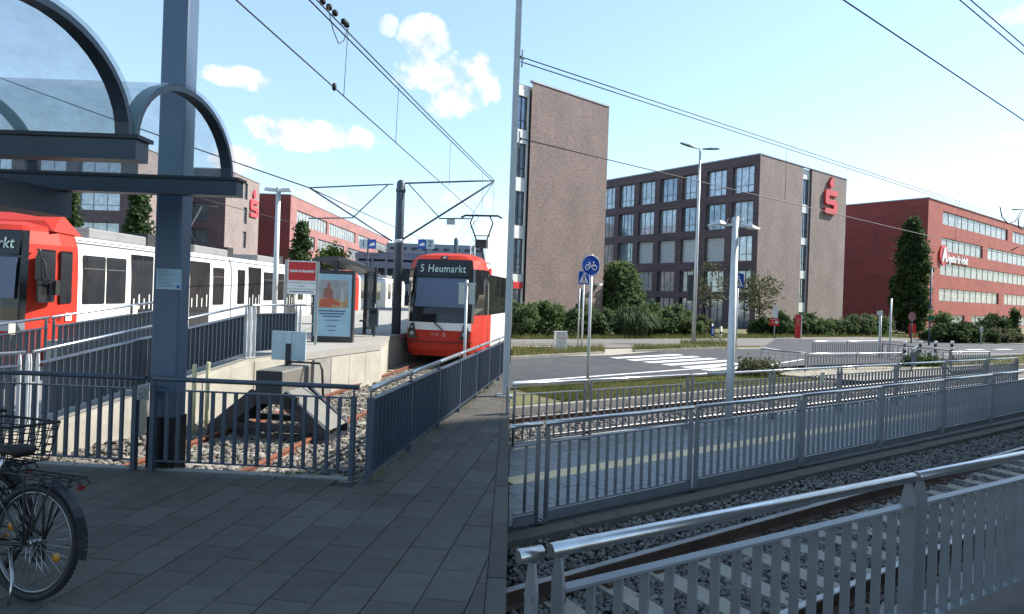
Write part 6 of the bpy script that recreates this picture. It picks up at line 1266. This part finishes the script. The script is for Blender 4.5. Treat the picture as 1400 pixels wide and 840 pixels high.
# ================================================================== VEGETATION
def leaves(C, size, nrm_up=.0):
    n = len(C); R3 = rotmats(n); q = np.array([(-.5, -.7, 0), (.5, -.7, .12), (.42, .7, 0), (-.42, .7, .12)]) * size[:, None, None]
    V = np.einsum('nij,nkj->nki', R3, q) + C[:, None, :]; return V.reshape(-1, 3), (np.arange(n)[:, None] * 4 + np.arange(4)[None])
def part_mesh(name, me, parent, label=None):
    o = bpy.data.objects.new(name, me); COL.objects.link(o); me.transform(Matrix.Translation(-WLOC[parent])); o.parent = parent; WLOC[o] = WLOC[parent]; return o
barkm = mat('bark', (.07, .055, .045), .9, 0, .3, 8)
def clumps(n, fn): 
    out = []
    while len(out) < n:
        p = fn(RNG.uniform(-1, 1, 3))
        if p is not None: out.append(p)
    return np.array(out)
def tree(label, name, base, H, rad, z0, shape, m, ncl, nlf, lsize, spread, trunk_r=.12, group=None, limbs=6, cat='tree'):
    r = thing(name, base, label, cat, group); b = Vector(base)
    def fn(q):
        t = (q[2] + 1) / 2; rr = shape(t) * rad; d = math.hypot(q[0], q[1])
        if d > 1: return None
        return np.array([b.x + q[0] * rr, b.y + q[1] * rr, b.z + z0 + t * (H - z0)])
    CC = clumps(ncl, fn); idx = RNG.integers(0, ncl, nlf); L = CC[idx] + RNG.normal(size=(nlf, 3)) * spread; L[:, 2] = np.clip(L[:, 2], b.z + .05, None)
    V, Fq = leaves(L, RNG.uniform(.6, 1.3, nlf) * lsize); part_mesh('crown', raw_mesh('crown', V, Fq, m), r)
    mb = MB(); mb.tube([b, b + Vector((.05 * rad, 0, H * .4)), b + Vector((0, .03, H * .85))], [trunk_r, trunk_r * .7, trunk_r * .2], 8)
    for k in range(limbs):
        t = random.uniform(.25, .75); p0 = b + Vector((.05 * rad * t, 0, H * t * .9)); q = CC[random.randrange(ncl)]; mb.tube([p0, p0.lerp(Vector(q), .5) + Vector((0, 0, .1)), Vector(q)], [trunk_r * .45, trunk_r * .25, trunk_r * .08], 5)
    mb.build('trunk', barkm, r); return r
dkgreen = leafmat('columnar leaves', (.03, .058, .022), (.08, .12, .045)); mdgreen = leafmat('shrub leaves', (.065, .105, .042), (.15, .2, .085)); olive = leafmat('olive leaves', (.07, .085, .04), (.14, .14, .075)); grgreen = leafmat('grass shrub', (.05, .085, .035), (.12, .16, .075)); yel = leafmat('yellow green leaves', (.1, .14, .02), (.2, .24, .05)); straw = leafmat('straw plumes', (.4, .34, .24), (.5, .44, .32)); lgreen = leafmat('lawn blades', (.07, .1, .022), (.19, .18, .07))
colshape = lambda t: (1.0 if t > .12 else .6 + 3 * t) * (1 - max(0, (t - .45) / .55) ** 1.7) ** .8 * 1.0 + .06
p = P(1243, 456, -.6); tree('tall dense columnar tree before the red office block', 'columnar_tree', p, PY(1243, 304, p.y).z + .6, 1.5, .5, colshape, dkgreen, 420, 22000, .2, .24, .25)
for (u, vb, vt, w, Y_, lab) in ((92, 330, 262, 10.5, 52, 'dark columnar tree behind the red tram cab'), (188, 345, 264, 14, 52, 'broad dark columnar tree beside the brick gable, behind the tram'), (411, 372, 307, 13, 75, 'dark columnar tree before the rose red block')):
    b = PY(u, vb, Y_); zt = PY(u, vt, Y_).z; b.z = -.9; tree(lab, 'columnar_tree', b, zt + .9, w * Y_ / FPX, 1, colshape, dkgreen, 160, 7000, .2, .25, .2, 'columnar trees behind the trams')
b = PY(452, 380, 50); b.z = -.9; tree('yellow-green round tree crown above the shelter roof', 'small_tree', b, PY(452, 344, 50).z + .9, 1.7, 1.5, lambda t: math.sin(math.pi * min(1, t * .9 + .1)) ** .5, yel, 60, 3500, .16, .28, .1)
airy = lambda t: (math.sin(math.pi * (t * .85 + .12)) ** .7)
p = P(1036, 457, -.6); tree('thin young tree with sparse crown at the bank corner', 'young_tree', p, PY(1036, 378, p.y).z + .6, 1.9, 2.0, airy, olive, 34, 1200, .13, .3, .09, 'young trees by the bank')
p = P(968, 455, -.6); tree('bare-topped young tree before the shaded brick front', 'young_tree', p, PY(966, 362, p.y).z + .6, 1.7, 2.2, airy, olive, 20, 420, .13, .3, .08, 'young trees by the bank', 10)
p = P(1286, 466, -.6); r = tree('staked sapling with a round crown by the red block', 'sapling', p, PY(1286, 432, p.y).z + .6, .75, 1.3, airy, mdgreen, 20, 900, .13, .18, .05)
for sx in (-.45, 0, .45): MB().tube([(p.x + sx, p.y - .1, -.65), (p.x + sx, p.y - .1, .95)], .045, 6).build('stake', mat('stake wood', (.3, .22, .13), .8), r)
p = P(1386, 465, -.6); tree('narrow dark conifer before the red block windows', 'conifer', p, PY(1386, 425, p.y).z + .6, .6, .2, lambda t: 1 - t * .9, dkgreen, 40, 1500, .14, .15, .06)
p = P(1360, 465, -.6); tree('dark round shrub tree rising from the clipped hedge', 'shrub_tree', p, PY(1360, 436, p.y).z + .6, 1.2, .6, airy, dkgreen, 40, 1500, .16, .25, .06)
p = P(848, 452, -.6); p.y += 6; p.x *= (p.y) / (p.y - 6); tree('leafy green tree at the corner of the tall brick gable', 'leafy_tree', p, PY(843, 366, p.y).z + .6, 2.0, .3, lambda t: (1 - t) ** .45 * .9 + .1, mdgreen, 200, 11000, .2, .35, .12)
def shrub(label, name, u0, u1, vb, vt, m, depth, n, ls, group=None, plume=False, wob=.25, cat='shrub', Yof=0):
    p0, p1 = P(u0, vb, -.6), P(u1, vb, -.6); p0.z = p1.z = -.62; c = (p0 + p1) / 2; H = PY((u0 + u1) / 2, vt, c.y).z + .62; d = (p1 - p0).normalized(); q = Vector((-d.y, d.x, 0)); W = (p1 - p0).length
    r = thing(name, c, label, cat, group); ncl = max(12, int(W * 5)); CC = []
    for k in range(ncl * 3):
        s, w, t = random.random(), random.uniform(-1, 1), random.random() ** .7
        top = H * (1 - wob * (.5 + .5 * math.sin(s * 9 + u0)) * random.random()) * (1 - .35 * abs(2 * s - 1) ** 4) * math.sqrt(max(.08, 1 - w * w * .75))
        pp = p0.lerp(p1, s) + q * (w * depth / 2 + depth / 2); CC.append((pp.x, pp.y, -.6 + top * t))
    CC = np.array(CC); L = CC[RNG.integers(0, len(CC), n)] + RNG.normal(size=(n, 3)) * (.16, .16, .16); L[:, 2] = np.maximum(L[:, 2], -.6)
    V, Fq = leaves(L, RNG.uniform(.6, 1.3, n) * ls); part_mesh('foliage', raw_mesh('foliage', V, Fq, m), r)
    mb = MB()
    for k in range(max(3, int(W * 1.5))): pp = p0.lerp(p1, random.random()) + q * depth * random.uniform(.2, .8); mb.tube([pp, pp + Vector((random.uniform(-.15, .15), 0, H * .7))], [.03, .008], 5)
    tag(mb.build('stems', barkm, r), kind='stuff')
    if plume:
        mb = MB()
        for k in range(plume):
            s = random.random(); pp = p0.lerp(p1, s) + q * depth * random.uniform(.1, .7); tp = pp + Vector((random.uniform(-.4, .4), 0, H * random.uniform(.95, 1.12))); mb.tube([pp + Vector((0, 0, H * .5)), tp - (tp - pp) * .15, tp], [.008, .035, .006], 5)
        tag(mb.build('plumes', straw, r), kind='stuff')
    return r
def arching(label, name, u0, u1, vb, vt, m, n, group=None, blen=1.0, bw=.035):
    p0, p1 = P(u0, vb, -.6), P(u1, vb, -.6); c = (p0 + p1) / 2; c.z = -.62; H = PY((u0 + u1) / 2, vt, c.y).z + .62; W = (p1 - p0).length; r = thing(name, c, label, 'shrub', group); V = []; 
    for k in range(n):
        a = random.uniform(0, 6.283); out = W * .34 * random.random() ** .6; h = H * random.uniform(.5, 1.0) * (1 - .3 * out / (W * .34)); cc_ = c + Vector(((k % 5 - 2) * W * .09, (k % 3 - 1) * .3, 0)); base = cc_ + Vector((math.cos(a), math.sin(a), 0)) * out * .35; tip = cc_ + Vector((math.cos(a), math.sin(a), 0)) * out * 1.1; tip.z += h * .72; mid = base.lerp(tip, .45); mid.z = c.z + h; sd = Vector((-math.sin(a), math.cos(a), 0)) * bw * random.uniform(.6, 1.4)
        V += [base - sd, base + sd, mid + sd, mid - sd, mid - sd, mid + sd, tip + sd * .2, tip - sd * .2]
    V = np.array([tuple(v) for v in V]); Fq = np.arange(len(V)).reshape(-1, 4); part_mesh('blades', raw_mesh('blades', V, Fq, m), r); return r
shrub('long dense clipped hedge at the foot of the tall brick gable', 'hedge', 701, 800, 462, 413, mdgreen, 2.6, 26000, .12, cat='hedge', wob=.12)
shrub('feathery green shrub behind the sign poles', 'feathery_shrub', 795, 842, 462, 416, grgreen, 2.4, 13000, .12)
arching('arching ornamental grass with drooping blades at the hedge end', 'ornamental_grass', 832, 894, 461, 415, grgreen, 2600)
shrub('dark broad shrub before the shaded brick front', 'dark_shrub', 886, 962, 461, 418, mdgreen, 2.2, 14000, .12)
shrub('low yellowish shrub beside the island lamp', 'low_shrub', 950, 976, 460, 432, olive, 1.2, 2000, .13)
shrub('green shrub beside the red square sign', 'shrub', 1070, 1086, 460, 431, grgreen, 1.2, 2600, .13); shrub('dark shrub below the young tree', 'shrub', 1040, 1058, 459, 434, dkgreen, 1.2, 2200, .13)
shrub('feathery shrub to one side of the red pylon', 'shrub', 1098, 1130, 460, 431, grgreen, 1.6, 4500, .14)
shrub('low round shrub at the end of the pale gable', 'shrub', 1127, 1158, 460, 440, mdgreen, 1.4, 3200, .13)
shrub('plumed grass shrub before the shaded red wall', 'plumed_shrub', 1150, 1190, 460, 434, grgreen, 1.6, 5000, .14, plume=26); shrub('second plumed grass shrub, taller, beside the columnar tree', 'plumed_shrub', 1184, 1226, 460, 432, mdgreen, 1.6, 5000, .14, plume=20)
shrub('broad dark green hedge before the red block', 'hedge', 1300, 1362, 470, 446, dkgreen, 2.2, 8000, .14, cat='hedge', wob=.12); shrub('lighter low hedge with yellowish leaves before the red block', 'hedge', 1352, 1402, 470, 453, olive, 1.6, 5000, .13, cat='hedge', wob=.1)
shrub('green leafy bush poking above the railing near the zebra crossing', 'bush', 1024, 1062, 515, 503, olive, .8, 2200, .07); shrub('dark low planting between the crossing railings', 'planting', 1252, 1294, 503, 496, dkgreen, .8, 1600, .08)
shrub('yellow-green groundcover at the foot of the red block', 'groundcover', 1275, 1296, 466, 458, yel, .8, 900, .1)
# grass blades on verge and islands
def blades(label, pts, hmin, hmax, w, m):
    n = len(pts); a = RNG.uniform(0, 6.283, n); h = RNG.uniform(hmin, hmax, n); lean = RNG.normal(size=(n, 2)) * .35 * h[:, None]; dx, dy = np.cos(a) * w, np.sin(a) * w
    V = np.zeros((n, 3, 3)); V[:, 0] = pts - np.stack([dx, dy, np.zeros(n)], 1); V[:, 1] = pts + np.stack([dx, dy, np.zeros(n)], 1); V[:, 2] = pts + np.stack([lean[:, 0], lean[:, 1], h], 1)
    stuff('grass', raw_mesh('grass', V.reshape(-1, 3), np.arange(3 * n).reshape(-1, 3), m), label, 'grass')
def in_px(n, u0, u1, v0, v1, z=-.612):
    out = []
    while len(out) < n:
        u, v = random.uniform(u0, u1), random.uniform(v0(0) if callable(v0) else v0, v1); out.append(tuple(P(u, v, z)))
    return np.array(out)
G = []
for k in range(30000):
    t = random.random(); u = 701 + 699 * random.random() ** 1.2; vn = np.interp(u, [700, 900, 1090, 1240, 1400], [531, 517, 500, 495, 485]); pa = P(u, vn + .6, -.612); L0 = (pa - RT(0, 0)).dot(NR); lo = 11.68
    n_ = lo + (L0 - lo) * t; tt = pa.dot(DR); q = RT(n_, tt, -.612)
    if q.x > .08 and not (1055 < u < 1300 and vn < 503 and t > .55): G.append(tuple(q))
blades('dry yellowish grass of the verge between track and road', np.array(G), .04, .16, .008, lgreen)
isl_g = []
for k in range(9000):
    if random.random() < .5: u = random.uniform(701, 826); v0_ = np.interp(u, [700, 826], [490.5, 483.8]); q = P(u, random.uniform(477, v0_), GZ)
    else: u = random.uniform(866, 994); v0_ = np.interp(u, [866, 994], [481.5, 477.2]); q = P(u, random.uniform(468 if u > 930 else 476, v0_), GZ)
    isl_g.append((q.x, q.y, -.58))
blades('tufted grass on the traffic island kerbs', np.array(isl_g), .08, .4, .012, lgreen)
isl_m = mat('island turf', (.085, .09, .035), .95, 0, .3, 1.5, col2=(.16, .13, .07))
poly_sheet('island', [P(700, 490.6, GZ) + Vector((.05, 0, 0)), P(826, 483.8, GZ), P(812, 478.6, GZ), P(700, 476.5, GZ) + Vector((.05, 0, 0))], GZ + .06, isl_m, .1); poly_sheet('island', [P(866, 481.5, GZ), P(992, 477.4, GZ), P(996, 474, GZ), P(935, 471, GZ), P(890, 475.5, GZ)], GZ + .06, isl_m, .1)
hb = []
for k in range(7000):
    u = random.uniform(701, 1300); v = np.interp(u, [700, 1060, 1180, 1300], [463.3, 462, 460.5, 462.5]) - random.uniform(0, 3); q = P(u, v, GZ); hb.append((q.x, q.y, -.6))
blades('rough grass strip in front of the hedges and shrubs', np.array(hb), .1, .35, .02, lgreen)

wd_ = []
for k in range(900):
    t = random.random() * 9.4; q = RFA + DT * t + Vector((DT.y, -DT.x, 0)) * random.gauss(.02, .05); c = math.sin(t * 3.1) + math.sin(t * 7.7)
    if c > .2: wd_.append((q.x, q.y, -.003))
for k in range(900):
    t = random.random() * 20; q = RT(5.2 + random.gauss(0, .04), at0(5.2) + t)
    if math.sin(t * 2.3) + math.sin(t * 5.1) > .6 and q.x > .1: wd_.append((q.x, q.y, GZ - .03))
for k in range(700):
    t = random.random() * 6.5; q = FL + FD * t + Vector((0, random.gauss(.08, .03), 0))
    if math.sin(t * 4.3) > .3: wd_.append((q.x, q.y, -.01))
blades('small weeds at the foot of the railings and kerbs', np.array(wd_), .02, .09, .004, weed)
